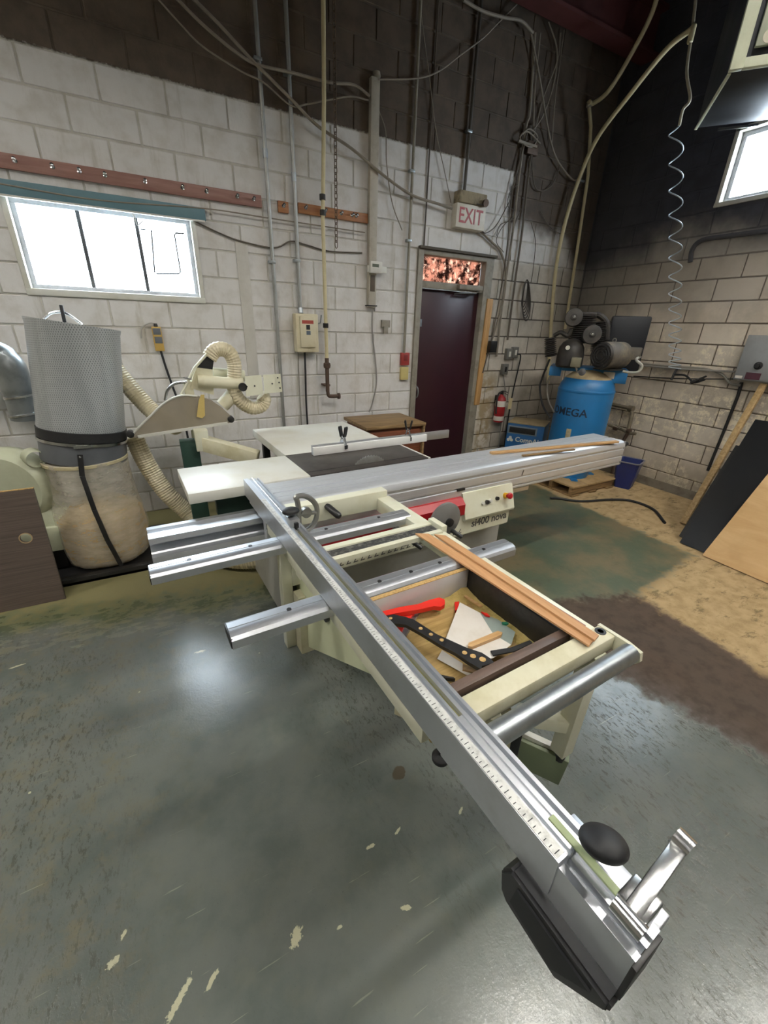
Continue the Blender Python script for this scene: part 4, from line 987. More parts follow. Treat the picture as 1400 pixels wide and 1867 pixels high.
# cream gas pipe with valve
gx = PB(592, 500, D-.105).x
gp = thing('gas_pipe', 'tall cream painted vertical pipe with an iron valve at its foot', 'pipe', (gx, D-.105, .99))
MB().tube([(gx+.06, D-.105, CEIL), (gx+.03, D-.105, 3.3), (gx-.005, D-.105, 2.5), (gx, D-.105, 1.36)], .017, 14).build('pipe', yellowpipe, gp)
for z in (2.66, 2.55, 1.66): MB().lathe([(.018, -.02), (.026, -.02), (.026, .02), (.018, .02)], (gx-.003, D-.105, z), (0, 0, 1), 14).build('coupling', darkmetal, gp)
MB().cyl((gx, D-.105, 1.05), (gx, D-.105, 1.37), .020, None, 12).build('black_pipe', mat('rusty_iron', '5b4a3e', .6, .4, '3d3029', .5, 14), gp)
MB().lathe([(.02, -.03), (.033, -.02), (.036, 0), (.033, .02), (.02, .03)], (gx, D-.105, 1.30), (0, 0, 1), 16).build('valve_body', MATS['rusty_iron'], gp)
MB().tube(spline([(gx, D-.105, 1.06), (gx+.01, D-.105, 1.01), (gx+.05, D-.105, 1.0), (gx+.11, D-.105, 1.0)], 5), .018, 12).build('elbow', MATS['rusty_iron'], gp)
MB().lathe([(0, -.01), (.03, -.01), (.03, .01), (0, .01)], (gx+.12, D-.105, 1.0), (1, 0, 0), 14).build('hand_tap', MATS['rusty_iron'], gp)
MB().box(gx-.03, gx+.03, D-.105, D, 1.10, 1.12, .002).build('pipe_bracket', MATS['rusty_iron'], gp)
# hanging chain
ch = thing('hanging_chain', 'long rusty steel chain hanging beside the cream pipe', 'chain', (PB(611, 300, D-.105).x, D-.105, 2.30))
lk = bpy.data.meshes.new('chain_link'); m = MB(); m.tube(spline([(.012, 0, .018), (0, 0, .030), (-.012, 0, .018), (-.012, 0, -.018), (0, 0, -.030), (.012, 0, -.018)], 3, True), .0036, 6, True); m.bm.to_mesh(lk); m.bm.free()
lk.materials.append(mat('chain_rust', '6b5a48', .55, .6, '463a30', .5, 20)); lk.polygons.foreach_set('use_smooth', [True]*len(lk.polygons))
for i in range(56):
    o = bpy.data.objects.new('chain_link', lk); COL.objects.link(o); o.parent = ch
    o.location = (.0003*i, 0, .03+i*.0445); o.rotation_euler = (0, 0, .3+(PI/2 if i % 2 else 0))
# hook boards
def hookboard(x0, x1, z0, z1, lab, mt, pegs, nm='hook_board'):
    h = thing(nm, lab, 'hook rail', ((x0+x1)/2, D-.02, z0), 0, 'hook rails')
    MB().box(x0, x1, D-.024, D, z0, z1, .003).build('board', mt, h)
    for x in pegs:
        z = (z0+z1)/2+.005
        MB().lathe([(.014, 0), (.014, .004), (.006, .006), (.005, .02), (.010, .026), (.011, .033), (0, .037)], (x, D-.024, z), (0, -1, .25), 12).build('hook', chrome, h)
hookboard(-1.6, 1.045, 2.535, 2.62, 'long faded rose-brown hook rail over the left window', paintedboard, (-.55, -.35, -.2, -.05, .2, .45, .62, .85, .98))
hookboard(1.18, 1.27, 2.525, 2.605, 'tiny wooden hook block between the two steel conduits', hookwood, (1.225,))
hookboard(1.355, 2.02, 2.54, 2.615, 'brown wooden hook rail left of the metal trunking', hookwood, (1.42, 1.60, 1.75, 1.86, 1.90))
# exit sign with old emergency light box above
ex = thing('exit_sign', 'white EXIT sign with red letters above the maroon door', 'exit sign', (3.16, D-.04, 2.615))
MB().box(2.975, 3.345, D-.09, D, 2.615, 2.82, .006).build('sign_box', mat('sign_white', 'd8d2c4', .5, 0, 'b5ab97', .5, 7), ex)
FM = frame((3.155, D-.0915, 2.715), (1, 0, 0), (0, 0, 1))
textmesh('EXIT', .185, FM, sx=.82, bias=.002).build('lettering', mat('sign_red', '9c3b3b', .5), ex)
el = thing('emergency_light', 'dusty beige emergency light box sitting on the EXIT sign', 'emergency light', (3.16, D-.05, 2.82))
MB().box(2.985, 3.335, D-.105, D, 2.822, 2.925, .012).build('light_box', mat('dusty_beige', '94886f', .85, 0, '5f5340', .8, 12, .4, 40), el)
MB().lathe([(.0, 0), (.03, 0), (.034, .03), (.0, .03)], (3.30, D-.105, 2.85), (0, -1, -.2), 14).build('lamp_head', MATS['rusty_iron'], el)
MB().tube([(3.20, D-.108, 2.83), (3.27, D-.12, 2.828), (3.33, D-.11, 2.832)], .004, 6).build('test_wire', rubber, el)
# starter box
sb = thing('motor_starter', 'cream motor starter box with red label beside the steel conduits', 'switch box', (1.36, D-.05, 1.42))
MB().box(1.255, 1.475, D-.10, D, 1.42, 1.755, .012).build('box', mat('ivory_box', 'cfc6a9', .45, 0, 'b3a57b', .5, 6), sb)
MB().box(1.29, 1.44, D-.118, D-.098, 1.465, 1.735, .03).build('cover', MATS['ivory_box'], sb)
MB().box(1.31, 1.42, D-.1195, D-.117, 1.67, 1.70).build('red_label', mat('faded_red', 'a4473a', .6), sb)
MB().box(1.348, 1.385, D-.1195, D-.117, 1.62, 1.66).build('toggle_plate', blackp, sb)
MB().box(1.348, 1.388, D-.1195, D-.117, 1.575, 1.61).build('button_plate', mat('grey_blue_button', '5b6570', .5), sb)
MB().tube([(1.47, D-.05, 1.67), (1.51, D-.06, 1.68), (1.515, D-.08, 1.75)], .006, 8).build('side_lever', galv, sb)
MB().cyl((1.325, D-.05, 1.755), (1.325, D-.035, 1.80), .022, None, 14).build('gland', galv, sb)
tag(MB().tube(spline([(1.345, D-.05, 1.425), (1.345, D-.045, 1.25), (1.34, D-.04, .95), (1.345, D-.04, .6), (1.35, D-.05, .2)], 5), .010, 10).build('power_cable', rubber), 'black cable hanging down from the cream starter box', 'cable')
tag(MB().tube(spline([(1.29, D-.012, 1.42), (1.285, D-.012, 1.1), (1.29, D-.012, .75), (1.29, D-.02, .3)], 5), .006, 8).build('power_cable', mat('grey_cable', '8a867c', .6)), 'thin grey cable beside the black cable below the starter box', 'cable')
# remote push-button station with cable
pn = thing('push_button_station', 'small yellow and grey push button box on the wall under the window', 'switch', (.10, D-.03, 1.42))
MB().box(.065, .135, D-.05, D, 1.425, 1.61, .006).build('case', mat('ochre_plastic', 'c3a054', .5, 0, 'a78746', .4, 8), pn)
MB().box(.072, .128, D-.053, D-.048, 1.55, 1.60, .002).build('button', mat('slate_button', '5c6066', .5), pn)
MB().box(.074, .130, D-.053, D-.048, 1.485, 1.535, .002).build('button', MATS['slate_button'], pn)
MB().lathe([(.012, 0), (.016, .005), (.012, .025)], (.10, D-.03, 1.61), (0, 0, 1), 12).build('gland', darkmetal, pn)
tag(MB().tube(spline([(.105, D-.03, 1.425), (.12, D-.03, 1.3), (.15, D-.03, 1.12), (.19, D-.04, .9), (.20, D-.08, .6)], 5), .009, 8).build('power_cable', rubber), 'black cable hanging from the yellow push button box', 'cable')
tag(MB().tube(spline([(.10, D-.02, 1.63), (.06, D-.02, 1.635), (.0, D-.015, 1.6), (-.02, D-.012, 1.52)], 5), .005, 8).build('control_wire', mat('white_cable', 'a7a29a', .6)), 'short pale wire looping from the top of the yellow button box', 'wire')
# thermostat
tm = thing('thermostat', 'white thermostat with small display on the painted trunking', 'thermostat', (2.09, D-.07, 2.14))
MB().box(2.00, 2.21, D-.068, D-.05, 2.145, 2.20, .004).build('back_plate', whitelam, tm)
MB().box(2.015, 2.145, D-.10, D-.066, 2.135, 2.235, .008).build('case', mat('thermostat_white', 'd3d0c6', .45), tm)
MB().box(2.035, 2.105, D-.102, D-.099, 2.185, 2.212).build('display', mat('lcd', '5e6354', .4), tm)
tag(MB().box(2.04, 2.09, D-.055, D-.050, 1.98, 2.12, .003).build('trunk_cutout_plate', mat('rust_plate', '54493d', .7)), 'rusty knockout plate under the thermostat on the trunking', 'plate')
# switch boxes near the door
sw_ = thing('fire_switch', 'red switch plate above a yellowed plate left of the maroon door', 'switch', (2.5, D-.02, 1.13))
MB().box(2.44, 2.545, D-.035, D, 1.285, 1.415, .004).build('red_plate', mat('dull_red', 'a03c35', .5, 0, '7b2c27', .4, 9), sw_)
MB().box(2.445, 2.54, D-.035, D, 1.13, 1.265, .004).build('yellow_plate', mat('yellowed_plate', 'c9b97a', .5), sw_)
MB().box(2.47, 2.52, D-.037, D-.034, 1.33, 1.39, .001).build('label_plate', mat('dark_red', '7a2a26', .5), sw_)
tag(MB().box(2.19, 2.29, D-.03, D, 1.66, 1.73, .004).box(2.21, 2.26, D-.045, D-.02, 1.60, 1.67, .003).build('junction_box', frame_m), 'small paint-covered outlet box right of the trunking', 'outlet box')
tag(MB().tube(spline([(2.085, D-.02, 1.84), (2.09, D-.015, 1.6), (2.13, D-.015, 1.35), (2.15, D-.015, 1.1), (2.10, D-.02, .88), (2.06, D-.03, .80)], 6), .008, 8).build('grey_cable', mat('grey_cable2', '8f8b84', .55)), 'grey cable loop hanging from the foot of the trunking', 'cable')
for i, (x, z, lab) in enumerate(((4.00, 1.40, 'grey double outlet box with switch right of the door plank'), (4.10, 1.42, 'grey outlet with plugged-in black cord right of the switch box'), (3.97, 1.22, 'small grey switch box below the double outlet'))):
    ob = thing('outlet_box', lab, 'outlet', (x, D-.03, z-.06), 0, 'outlets right of the door')
    MB().box(x-.045, x+.045, D-.05, D, z-.065, z+.065, .005).build('box', mat('galv_box', '7b7a74', .5, .4, '5a5850', .4, 10), ob)
    MB().box(x-.014, x+.014, D-.056, D-.049, z-.03, z+.03, .002).build('toggle', whitelam if i < 2 else rubber, ob)
tag(MB().box(3.635, 3.735, D-.095, D-.04, 1.42, 1.55, .006).build('junction_box', blackp), 'black junction box screwed onto the pine plank', 'junction box')
tag(MB().tube(spline([(4.12, D-.055, 1.40), (4.17, D-.07, 1.38), (4.19, D-.04, 1.2), (4.17, D-.03, .9), (4.16, D-.03, .5), (4.17, D-.03, .05)], 6), .008, 8).build('extension_cord', rubber), 'black cord dropping from the outlet down to the floor', 'cord')
tag(MB().tube(spline([(3.97, D-.02, 1.16), (4.05, D-.02, .9), (4.06, D-.02, .5), (4.08, D-.02, .05)], 6), .006, 8).build('grey_wire', MATS['grey_cable2']), 'thin grey wire running down the wall left of the black cord', 'wire')
# fire extinguisher
fx = thing('fire_extinguisher', 'red fire extinguisher with white band and paper tag on the block wall', 'fire extinguisher', (3.93, D-.085, .57))
MB().lathe([(.0, .0), (.06, .0), (.066, .012), (.066, .27), (.055, .31), (.025, .335), (.02, .36)], (3.93, D-.085, .57), (0, 0, 1), 26).build('cylinder', mat('extinguisher_red', '9a1f24', .35, 0, '7c181c', .3, 8), fx)
MB().lathe([(.0668, .20), (.0675, .205), (.0675, .30-.03), (.0668, .272)], (3.93, D-.085, .57), (0, 0, 1), 26).build('label_band', paper, fx)
MB().lathe([(.0668, .02), (.0675, .022), (.0675, .075), (.0668, .078)], (3.93, D-.085, .57), (0, 0, 1), 26).build('lower_band', paper, fx)
MB().lathe([(.02, .34), (.024, .36), (.018, .39), (0, .395)], (3.93, D-.085, .57), (0, 0, 1), 14).build('valve', darkmetal, fx)
MB().bar((3.93, D-.09, .965), (3.99, D-.13, .945), .016, .008).bar((3.93, D-.09, .95), (3.99, D-.13, .915), .016, .006).build('lever', rubber, fx)
MB().tube(spline([(3.93, D-.09, .95), (3.87, D-.1, .94), (3.845, D-.1, .87), (3.85, D-.1, .76), (3.86, D-.1, .68)], 6), .011, 8).build('hose', rubber, fx)
MB().box(3.995, 4.055, D-.16, D-.157, .74, .88).build('tag', mat('cream_tag', 'd2c49c', .7), fx)
MB().box(3.90, 3.96, D-.02, D, .80, .90).build('bracket', darkmetal, fx)
# round mark on the dark wall and wires in a tangle right of the door
def wire(pts, r, lab, mt, depth=.02, nm='loose_wire', cat='wire', n=6, group='tangled wires right of the door'):
    P = [PB(p[0], p[1], D-(p[2] if len(p) > 2 else depth)) for p in pts]
    return tag(MB().tube(spline(P, n), r, 7).build(nm, mt), lab, cat, group)
bw_ = mat('brown_wire', '5f564b', .65, 0, '463d33', .5, 9); gw = mat('dusty_grey_wire', '8a8173', .65, 0, '6b6254', .5, 9)
riser = [((975, 60), (966, 200), (958, 235), (945, 330), (935, 420), (915, 560), (905, 650)), ((970, 270), (962, 330), (952, 420), (938, 520), (925, 620)), ((985, 60), (975, 160), (972, 250)), ((962, 240), (938, 330), (930, 380), (922, 470), (900, 600), (880, 680)), ((930, 365), (905, 410), (885, 425), (876, 415))]
labs = ['thick dusty riser wire from the beam down past the right of the door', 'second dusty riser wire ending above the outlet boxes', 'short wire dropping from the beam to the tangled wire bundle', 'brown wire curving from the bundle along the door frame', 'thin wire curling from the bundle to the EXIT sign']
for k, (q, l) in enumerate(zip(riser, labs)): wire(q, (.013, .012, .008, .007, .005)[k], l, (gw, bw_, gw, bw_, bw_)[k], .025+.006*k)
wire(((968, 60), (985, 150), (1000, 240), (1015, 290), (1043, 327), (1058, 324)), .009, 'pale wire swinging from the beam down to the white pipe', gw, .06)
wire(((1000, 40), (1015, 90), (1010, 150), (990, 210), (970, 240)), .007, 'wire arching from the beam back to the wire bundle', gw, .05)
wire(((1028, 55), (1020, 120), (1012, 180), (1006, 260)), .006, 'straight thin wire hanging from the beam near the corner', gw, .04)
wire(((1022, 60), (1016, 110), (990, 180), (972, 250)), .006, 'thin wire slanting from the beam to the bundle', gw, .05)
wire(((972, 245), (970, 300), (975, 340), (990, 348), (1008, 335), (1018, 310)), .006, 'drooping loop of brown wire under the bundle', bw_, .03)
wire(((945, 335), (930, 350), (925, 375), (940, 385), (935, 400), (912, 410), (905, 430)), .004, 'thin frayed wire left of the riser wires', bw_, .03)
wire(((935, 395), (915, 415), (905, 440), (918, 460)), .004, 'thin curled wire by the door frame head', bw_, .03)
wire(((950, 380), (938, 410), (932, 440), (930, 475)), .006, 'short thick wire stub hanging by the risers', bw_, .03)
wire(((985, 385), (1000, 410), (1020, 425), (1060, 423)), .004, 'thin wire sagging across to the corner pipe', bw_, .02)
wire(((968, 405), (976, 440), (972, 490), (968, 515)), .004, 'thin wire holding the hanging cable coil', bw_, .03)
wire(((872, 418), (895, 440), (913, 460), (922, 500), (915, 560), (890, 640)), .012, 'thick grey cable curving from the EXIT sign round the door frame', gw, .03)
jb_ = thing('wire_bundle', 'dusty junction bracket with knotted wires high on the dark wall', 'junction box', PB(965, 262, D-.04))
MB().box(3.84, 3.99, D-.05, D, 3.36, 3.47, .008).build('bracket', MATS['rusty_iron'], jb_)
MB().bar(PB(945, 257, D-.06), PB(978, 268, D-.06), .02, .02, (0, 0, 1)).build('arm', gw, jb_)
MB().tube(spline([PB(x, y, D-.06) for x, y in ((952, 245), (965, 235), (980, 250), (970, 268), (955, 262), (948, 250), (962, 240), (985, 262))], 5), .007, 7).build('knot', gw, jb_)
cc_ = thing('cable_coil', 'hanging coil of dark cable on the wall right of the door', 'cable coil', PB(955, 590, D-.05))
for k in range(6):
    ca, cb2 = PB(961, 510, D-.03-.006*k), PB(953+k*1.2, 560+k*5, D-.03-.006*k)
    w_ = .035+.006*k; pts = []
    for j in range(14):
        a = 2*PI*j/14; f = (1-math.cos(a))/2; c = ca.lerp(cb2, f)
        pts.append((c.x+math.sin(a)*w_*(.7+.5*f), c.y, c.z))
    MB().tube(spline(pts, 3, True), .006, 6, True).build('cable_loop', mat('dark_cable', '45403a', .6, 0, '2b2824', .5, 9), cc_)
# cables swagged over the upper left of the wall
SW = 'swagged cables high on the back wall'
wire(((40, -330), (150, -160), (230, -70), (290, 0), (330, 45), (370, 85), (440, 130), (480, 150), (530, 192), (560, 190), (600, 182), (640, 176), (672, 183)), .006, 'thin cable swagged from upper left to the trunking top, lowest of three', gw, .060, 'swagged_cable', 'cable', 6, SW)
wire(((60, -330), (180, -150), (260, -65), (325, 0), (370, 45), (430, 95), (470, 118), (530, 132), (600, 150), (645, 155), (674, 175)), .011, 'thick dusty cable swagged to the trunking top, upper of the three', gw, .066, 'swagged_cable', 'cable', 6, SW)
wire(((80, -330), (210, -150), (290, -65), (355, 0), (400, 45), (460, 110), (530, 180), (580, 230), (640, 270), (700, 320), (750, 355), (800, 372), (824, 380)), .012, 'long thick dusty cable running diagonally down to the EXIT sign', gw, .07, 'swagged_cable', 'cable', 6, SW)
wire(((690, 145), (760, 143), (800, 130), (840, 100), (880, 70), (905, 45), (945, 5)), .006, 'pale thin wire rising from the trunking top to the steel beam', gw, .05, 'swagged_cable', 'cable', 6, SW)
wire(((845, 0), (880, 20), (920, 32), (950, 38), (972, 60)), .012, 'pale hose end entering at the top beside the steel beam', gw, .10, 'swagged_cable', 'cable', 6, SW)
wire(((352, 402), (400, 425), (440, 440), (500, 452), (530, 440), (560, 447), (600, 458), (660, 461)), .006, 'grey painted cable running level from the window side to the thermostat', bw_, .015, 'wall_cable', 'cable', 6, 'level wall cables')
wire(((0, 375-40), (180, 365), (372, 380), (480, 396), (560, 408), (665, 424)), .005, 'grey painted cable running level under the hook rails', gw, .035, 'wall_cable', 'cable', 6, 'level wall cables')
wire(((690, 200), (703, 240), (705, 300), (715, 370), (733, 420)), .005, 'thin wire hanging from the trunking towards the conduit by the door', gw, .03, 'wall_cable', 'cable', 6, 'level wall cables')
wire(((755, -120), (763, -20), (772, 60), (785, 160), (795, 240), (812, 320), (822, 370)), .004, 'thin twin wire falling from above to the emergency light', gw, .03, 'wall_cable', 'cable', 6, 'level wall cables')
wire(((230, 375), (245, 395), (250, 410), (262, 402)), .004, 'short white wire dangling over the left window', MATS['white_cable'], .03, 'wall_cable', 'cable', 6, 'level wall cables')
# tall patch of paint: board fixed on the wall left of the conduits
tag(MB().box(.80, .90, D-.008, D, 1.0, 2.28, .002).build('wall_board', mat('white_board_paint', 'c3bfb6', .6, 0, 'a9a396', .5, 4)), 'narrow white painted board fixed upright right of the window', 'board')

# ================================================================== COMPRESSOR CORNER
TC = Vector((4.235, 3.12, 0))
pl = thing('pallet', 'dusty wooden pallet under the blue air compressor', 'pallet', (4.25, 3.06, 0), .02)
PMx = Matrix.Translation((4.25, 3.06, 0)) @ Matrix.Rotation(.02, 4, 'Z')
for y in (-.27, 0, .27): MB().box(-.37, .37, y-.02, y+.02, .018, .10, .002).build('stringer', oldwood, pl, PMx)
for i in range(6):
    x = -.37+i*.124; MB().box(x, x+.118, -.31, .31, .10, .12, .002).build('deck_board', mat('dusty_board', 'a98d63', .8, 0, '7f6844', .6, 8), pl, PMx)
for x in (-.37, -.06, .25): MB().box(x, x+.12, -.31, .31, 0, .018, .002).build('bottom_board', oldwood, pl, PMx)
ac = thing('air_compressor', 'blue vertical air compressor with black pump and motor on top', 'air compressor', TC+Vector((0, 0, .12)))
R_ = .29
MB().lathe([(.20, .12), (.215, .12), (.23, .20), (.27, .27), (R_-.01, .33), (R_, .37), (R_, 1.09), (R_-.012, 1.15), (R_-.05, 1.22), (R_-.12, 1.275), (.08, 1.305), (0, 1.31)], TC, (0, 0, 1), 48).build('tank', bluep, ac)
MB().lathe([(R_+.001, 1.08), (R_+.004, 1.085), (R_+.004, 1.105), (R_+.001, 1.11)], TC, (0, 0, 1), 48).build('weld_seam', bluep, ac)
t = NT('dust_cap'); M_DUST = mat('tan_dust', 'ab9a78', .95, 0, '8b7a58', .6, 12)
MB().lathe([(R_-.05, 1.222), (R_-.12, 1.278), (.08, 1.308), (0, 1.313)], TC, (0, 0, 1), 40).build('dust_layer', M_DUST, ac)
for a in (-2.2, -.5, 1.2):
    d = Vector((math.cos(a), math.sin(a), 0)); MB().bar(TC+d*.17+Vector((0, 0, .126)), TC+d*.30+Vector((0, 0, .126)), .07, .012).build('foot', bluep, ac)
# lettering wrapped round the tank, facing the camera side
face = math.atan2(-TC.y, -TC.x)
zt = PB(1040, 748, 2.88).z
def wrap(ang0, zc):
    def fn(co):
        a = ang0+co.x/(R_+.001); r = R_+.0008+co.z
        return Vector((TC.x+r*math.cos(a), TC.y+r*math.sin(a), zc+co.y))
    return fn
textmesh('OMEGA', .115, None, fn=wrap(face-.50, .875), sx=1.05, bias=.002).build('lettering', mat('navy_print', '12243a', .5), ac)
lb2 = MB(); 
for k in range(6):
    a = face-.36+.03*k
    lb2._add([Vector((TC.x+(R_+.001)*math.cos(a+s*.031*.5), TC.y+(R_+.001)*math.sin(a+s*.031*.5), z)) for s, z in ((-1, .60), (1, .60), (1, .70), (-1, .70))], [(0, 1, 2, 3)])
lb2.build('rating_label', mat('yellowed_label', 'b9ac8a', .6, 0, '6a614e', .6, 30), ac)
# platform squarely facing the room's centre, with pump and motor on it
def QD(px, py, d):
    r = ray(px, py); return CAM + r*(d/math.hypot(r.x, r.y))
e1, e2 = Vector((.61, -.792, 0)), Vector((.792, .61, 0))
PX = Matrix((e1, e2, Vector((0, 0, 1)))).transposed().to_4x4(); PX.translation = Vector((TC.x, TC.y, 0))
greasy = mat('greasy_black', '2b2927', .5, .2, '4d463c', .5, 10)
MB().box(-.415, .345, -.06, .40, 1.305, 1.325, .002).build('platform', bluep, ac, PX)
MB().box(-.415, -.29, -.075, -.06, 1.225, 1.325, .003).box(.02, .36, -.075, -.06, 1.19, 1.325, .003).box(-.29, .02, -.075, -.06, 1.285, 1.325, .003).build('platform_flange', bluep, ac, PX)
MB().box(.345, .36, -.06, .40, 1.20, 1.325, .003).build('platform_flange', bluep, ac, PX)
MB().prism([(.08, 1.21), (.27, 1.21), (.24, .90), (.20, .90)], 'y', -.02, .02).build('platform_bracket', bluep, ac, PX)
MB().box(.13, .24, -.0785, -.0745, 1.235, 1.30).build('warning_label', paper, ac, PX)
c = QD(1040, 646, 5.16)
cr = MB().lathe([(.0, -.13), (.12, -.13), (.135, -.11), (.135, .0), (.125, .07), (.095, .12), (.05, .15), (0, .16)], (c.x, c.y, 1.455), (0, 0, 1), 30).build('crankcase', greasy, ac)
q = QD(1035, 634, 5.02); MB().lathe([(.022, 0), (.022, .008), (0, .010)], q, tuple(-e2), 18).build('maker_plate', whitelam, cr)
def fins(a, b, r, name):
    a, b = Vector(a), Vector(b); L = (b-a).length; prof = []; n = int(L/.02)
    for k in range(n):
        h = k*.02; prof += [(r*.70, h), (r, h+.005), (r, h+.011), (r*.70, h+.016)]
    return MB().lathe(prof, a, (b-a).normalized(), 22).build(name, greasy, ac)
a = QD(1057, 626, 5.30); b = QD(1066, 572, 5.30); fins(a, b, .125, 'finned_cylinder')
a = QD(1004, 650, 5.24); b = QD(1003, 614, 5.24); fins(a, b, .062, 'finned_cylinder')
a = QD(1092, 640, 5.40); b = QD(1098, 585, 5.40); fins(a, b, .09, 'finned_cylinder')
a = QD(1066, 574, 5.30); MB().bar(a-e1*.11, a+e1*.12, .20, .05, (0, 0, 1), .015).build('cylinder_head', greasy, ac)
for px, py, d, r in ((1046, 579, 5.16, .088), (1079, 610, 5.10, .092)):
    cc2 = QD(px, py, d); ax_ = tuple(-e2+Vector((.1, 0, .05)))
    f_ = MB().lathe([(0, -.05), (r*.9, -.05), (r, -.045), (r, .02), (r*.93, .04), (r*.35, .045), (r*.3, .055), (0, .057)], cc2, ax_, 30).build('air_filter', mat('filter_black', '33312f', .5, 0, '57524a', .5, 9), ac)
    MB().lathe([(.0, .055), (.016, .055), (.013, .07), (0, .072)], cc2, ax_, 12).build('wing_nut', chrome, f_)
MB().tube(spline([QD(1075, 576, 5.35), QD(1092, 575, 5.35), QD(1106, 590, 5.35), QD(1106, 620, 5.35)], 6), .03, 10).build('discharge_pipe', greasy, ac)
MB().tube(spline([QD(1010, 612, 5.22), QD(1022, 606, 5.2), QD(1035, 612, 5.2), QD(1042, 600, 5.2)], 6), .022, 10).build('intercooler_pipe', greasy, ac)
mE = QD(1096, 649, 5.03); mE.z = max(mE.z, 1.325+.137)
mA = (e1*.62+e2*.78).normalized()
mt_ = MB().lathe([(.0, .0), (.115, .0), (.13, .02), (.135, .05), (.135, .30), (.12, .33), (0, .33)], mE, mA, 32).build('motor', mat('dusty_motor_paint', '57524a', .6, 0, '9a8c74', .6, 7), ac)
MB().lathe([(0, -.012), (.118, -.012), (.130, .01), (.125, .022), (.10, .022)], mE, mA, 32).build('end_bell', greasy, ac)
nx = Vector((-mA.y, mA.x, 0))
for r in (.04, .068, .096):
    MB().tube([mE-mA*.016+(nx*math.cos(2*PI*j/24)+Vector((0, 0, 1))*math.sin(2*PI*j/24))*r for j in range(24)], .0065, 6, True).build('grille_ring', rubber, mt_)
for j in range(6):
    an = 2*PI*j/6; dd_ = nx*math.cos(an)+Vector((0, 0, 1))*math.sin(an); MB().bar(mE-mA*.016+dd_*.03, mE-mA*.016+dd_*.118, .012, .008, tuple(mA)).build('grille_rib', greasy, mt_)
tb = mE+mA*.27+e1*.15+Vector((0, 0, .03)); MB().bar(tb-e1*.05, tb+e1*.05, .11, .12, (0, 0, 1), .01).build('terminal_box', MATS['dusty_motor_paint'], ac)
q = mE+mA*.15+Vector((0, 0, .150)); MB().lathe([(.012, -.006), (.022, -.006), (.022, .006), (.012, .006), (.012, -.006)], q, tuple(-e2), 16, cap=False).build('lifting_eye', chrome, ac)
MB().bar(mE+mA*.05-Vector((0, 0, .132)), mE+mA*.30-Vector((0, 0, .132)), .20, .012).build('motor_foot', greasy, ac)
MB().tube(spline([tb+e1*.05-Vector((0, 0, .03)), QD(1160, 656, 5.12), QD(1170, 667, 5.1), QD(1163, 678, 5.1), QD(1148, 679, 5.1), QD(1135, 677, 5.1)], 6), .013, 10).build('flex_conduit', mat('pale_flex', 'a9a79c', .5), ac)
g0, g1_ = QD(1105, 625, 5.55), QD(1176, 625, 5.62); g0.z = g1_.z = 1.57
MB().bar(g0, g1_, .08, .56, (0, 0, 1), .02).build('belt_guard', mat('navy_black_steel', '171a21', .5, .2, '101217', .4, 6), ac)
q = QD(1050, 660, 5.0); MB().box(-.05, .05, -.04, .04, -.05, .045, .01, frame(q, e1, e2)).build('switch_cover', mat('olive_plastic', '6f6c58', .55, 0, '8a7d62', .5, 9), ac)
q = QD(1061, 679, 4.98); MB().lathe([(0, 0), (.034, 0), (.036, .018), (.0, .022)], q, tuple(-e2+Vector((0, 0, .3))), 20).build('pressure_gauge', blackp, ac)
MB().tube([QD(1050, 668, 5.0), QD(1052, 677, 5.0), QD(1061, 679, 5.0)], .012, 8).build('manifold', chrome, ac)
MB().tube(spline([QD(1002, 655, 5.26), QD(988, 690, 5.26), QD(984, 710, 5.26), QD(990, 740, 5.2), QD(1003, 762, 5.1)], 6), .011, 8).build('drain_hose', rubber, ac)
MB().tube(spline([QD(1012, 668, 5.2), QD(998, 700, 5.2), QD(1000, 730, 5.15), QD(1010, 752, 5.05)], 6), .010, 8).build('drain_hose', mat('steel_hose', '77726a', .5, .5), ac)
# refrigerated dryer behind
dy = thing('air_dryer', 'low blue air dryer cabinet left of the compressor tank', 'air dryer', (4.16, 3.80, 0))
DM = Matrix.Translation((4.20, 3.78, 0)) @ Matrix.Rotation(-1.0, 4, 'Z')
MB().box(-.25, .20, -.18, .22, .0, .60, .006).build('cabinet', mat('dryer_blue', '1c5c93', .45, 0, '234c6e', .5, 5), dy, DM)
MB().box(-.252, .202, -.19, .222, .60, .612, .003).build('dusty_top', M_DUST, dy, DM)
MB().box(-.24, .12, -.186, -.178, .47, .57, .003).build('display_frame', mat('grey_bezel', '6e7d88', .5), dy, DM)
MB().box(-.22, .10, -.19, -.184, .485, .555, .002).build('display', blackp, dy, DM)
textmesh('CompAir', .085, DM @ frame((.03, -.1815, .40), (1, 0, 0), (0, 0, 1)), bias=.002).build('lettering', whitelam, dy)
m = MB(); 
for dx, dz in ((-.215, .385), (-.175, .385), (-.195, .415)): m.lathe([(0, 0), (.02, 0), (.02, .002), (0, .002)], (dx, -.180, dz), (0, -1, 0), 10)
m.build('emblem', whitelam, dy, DM)
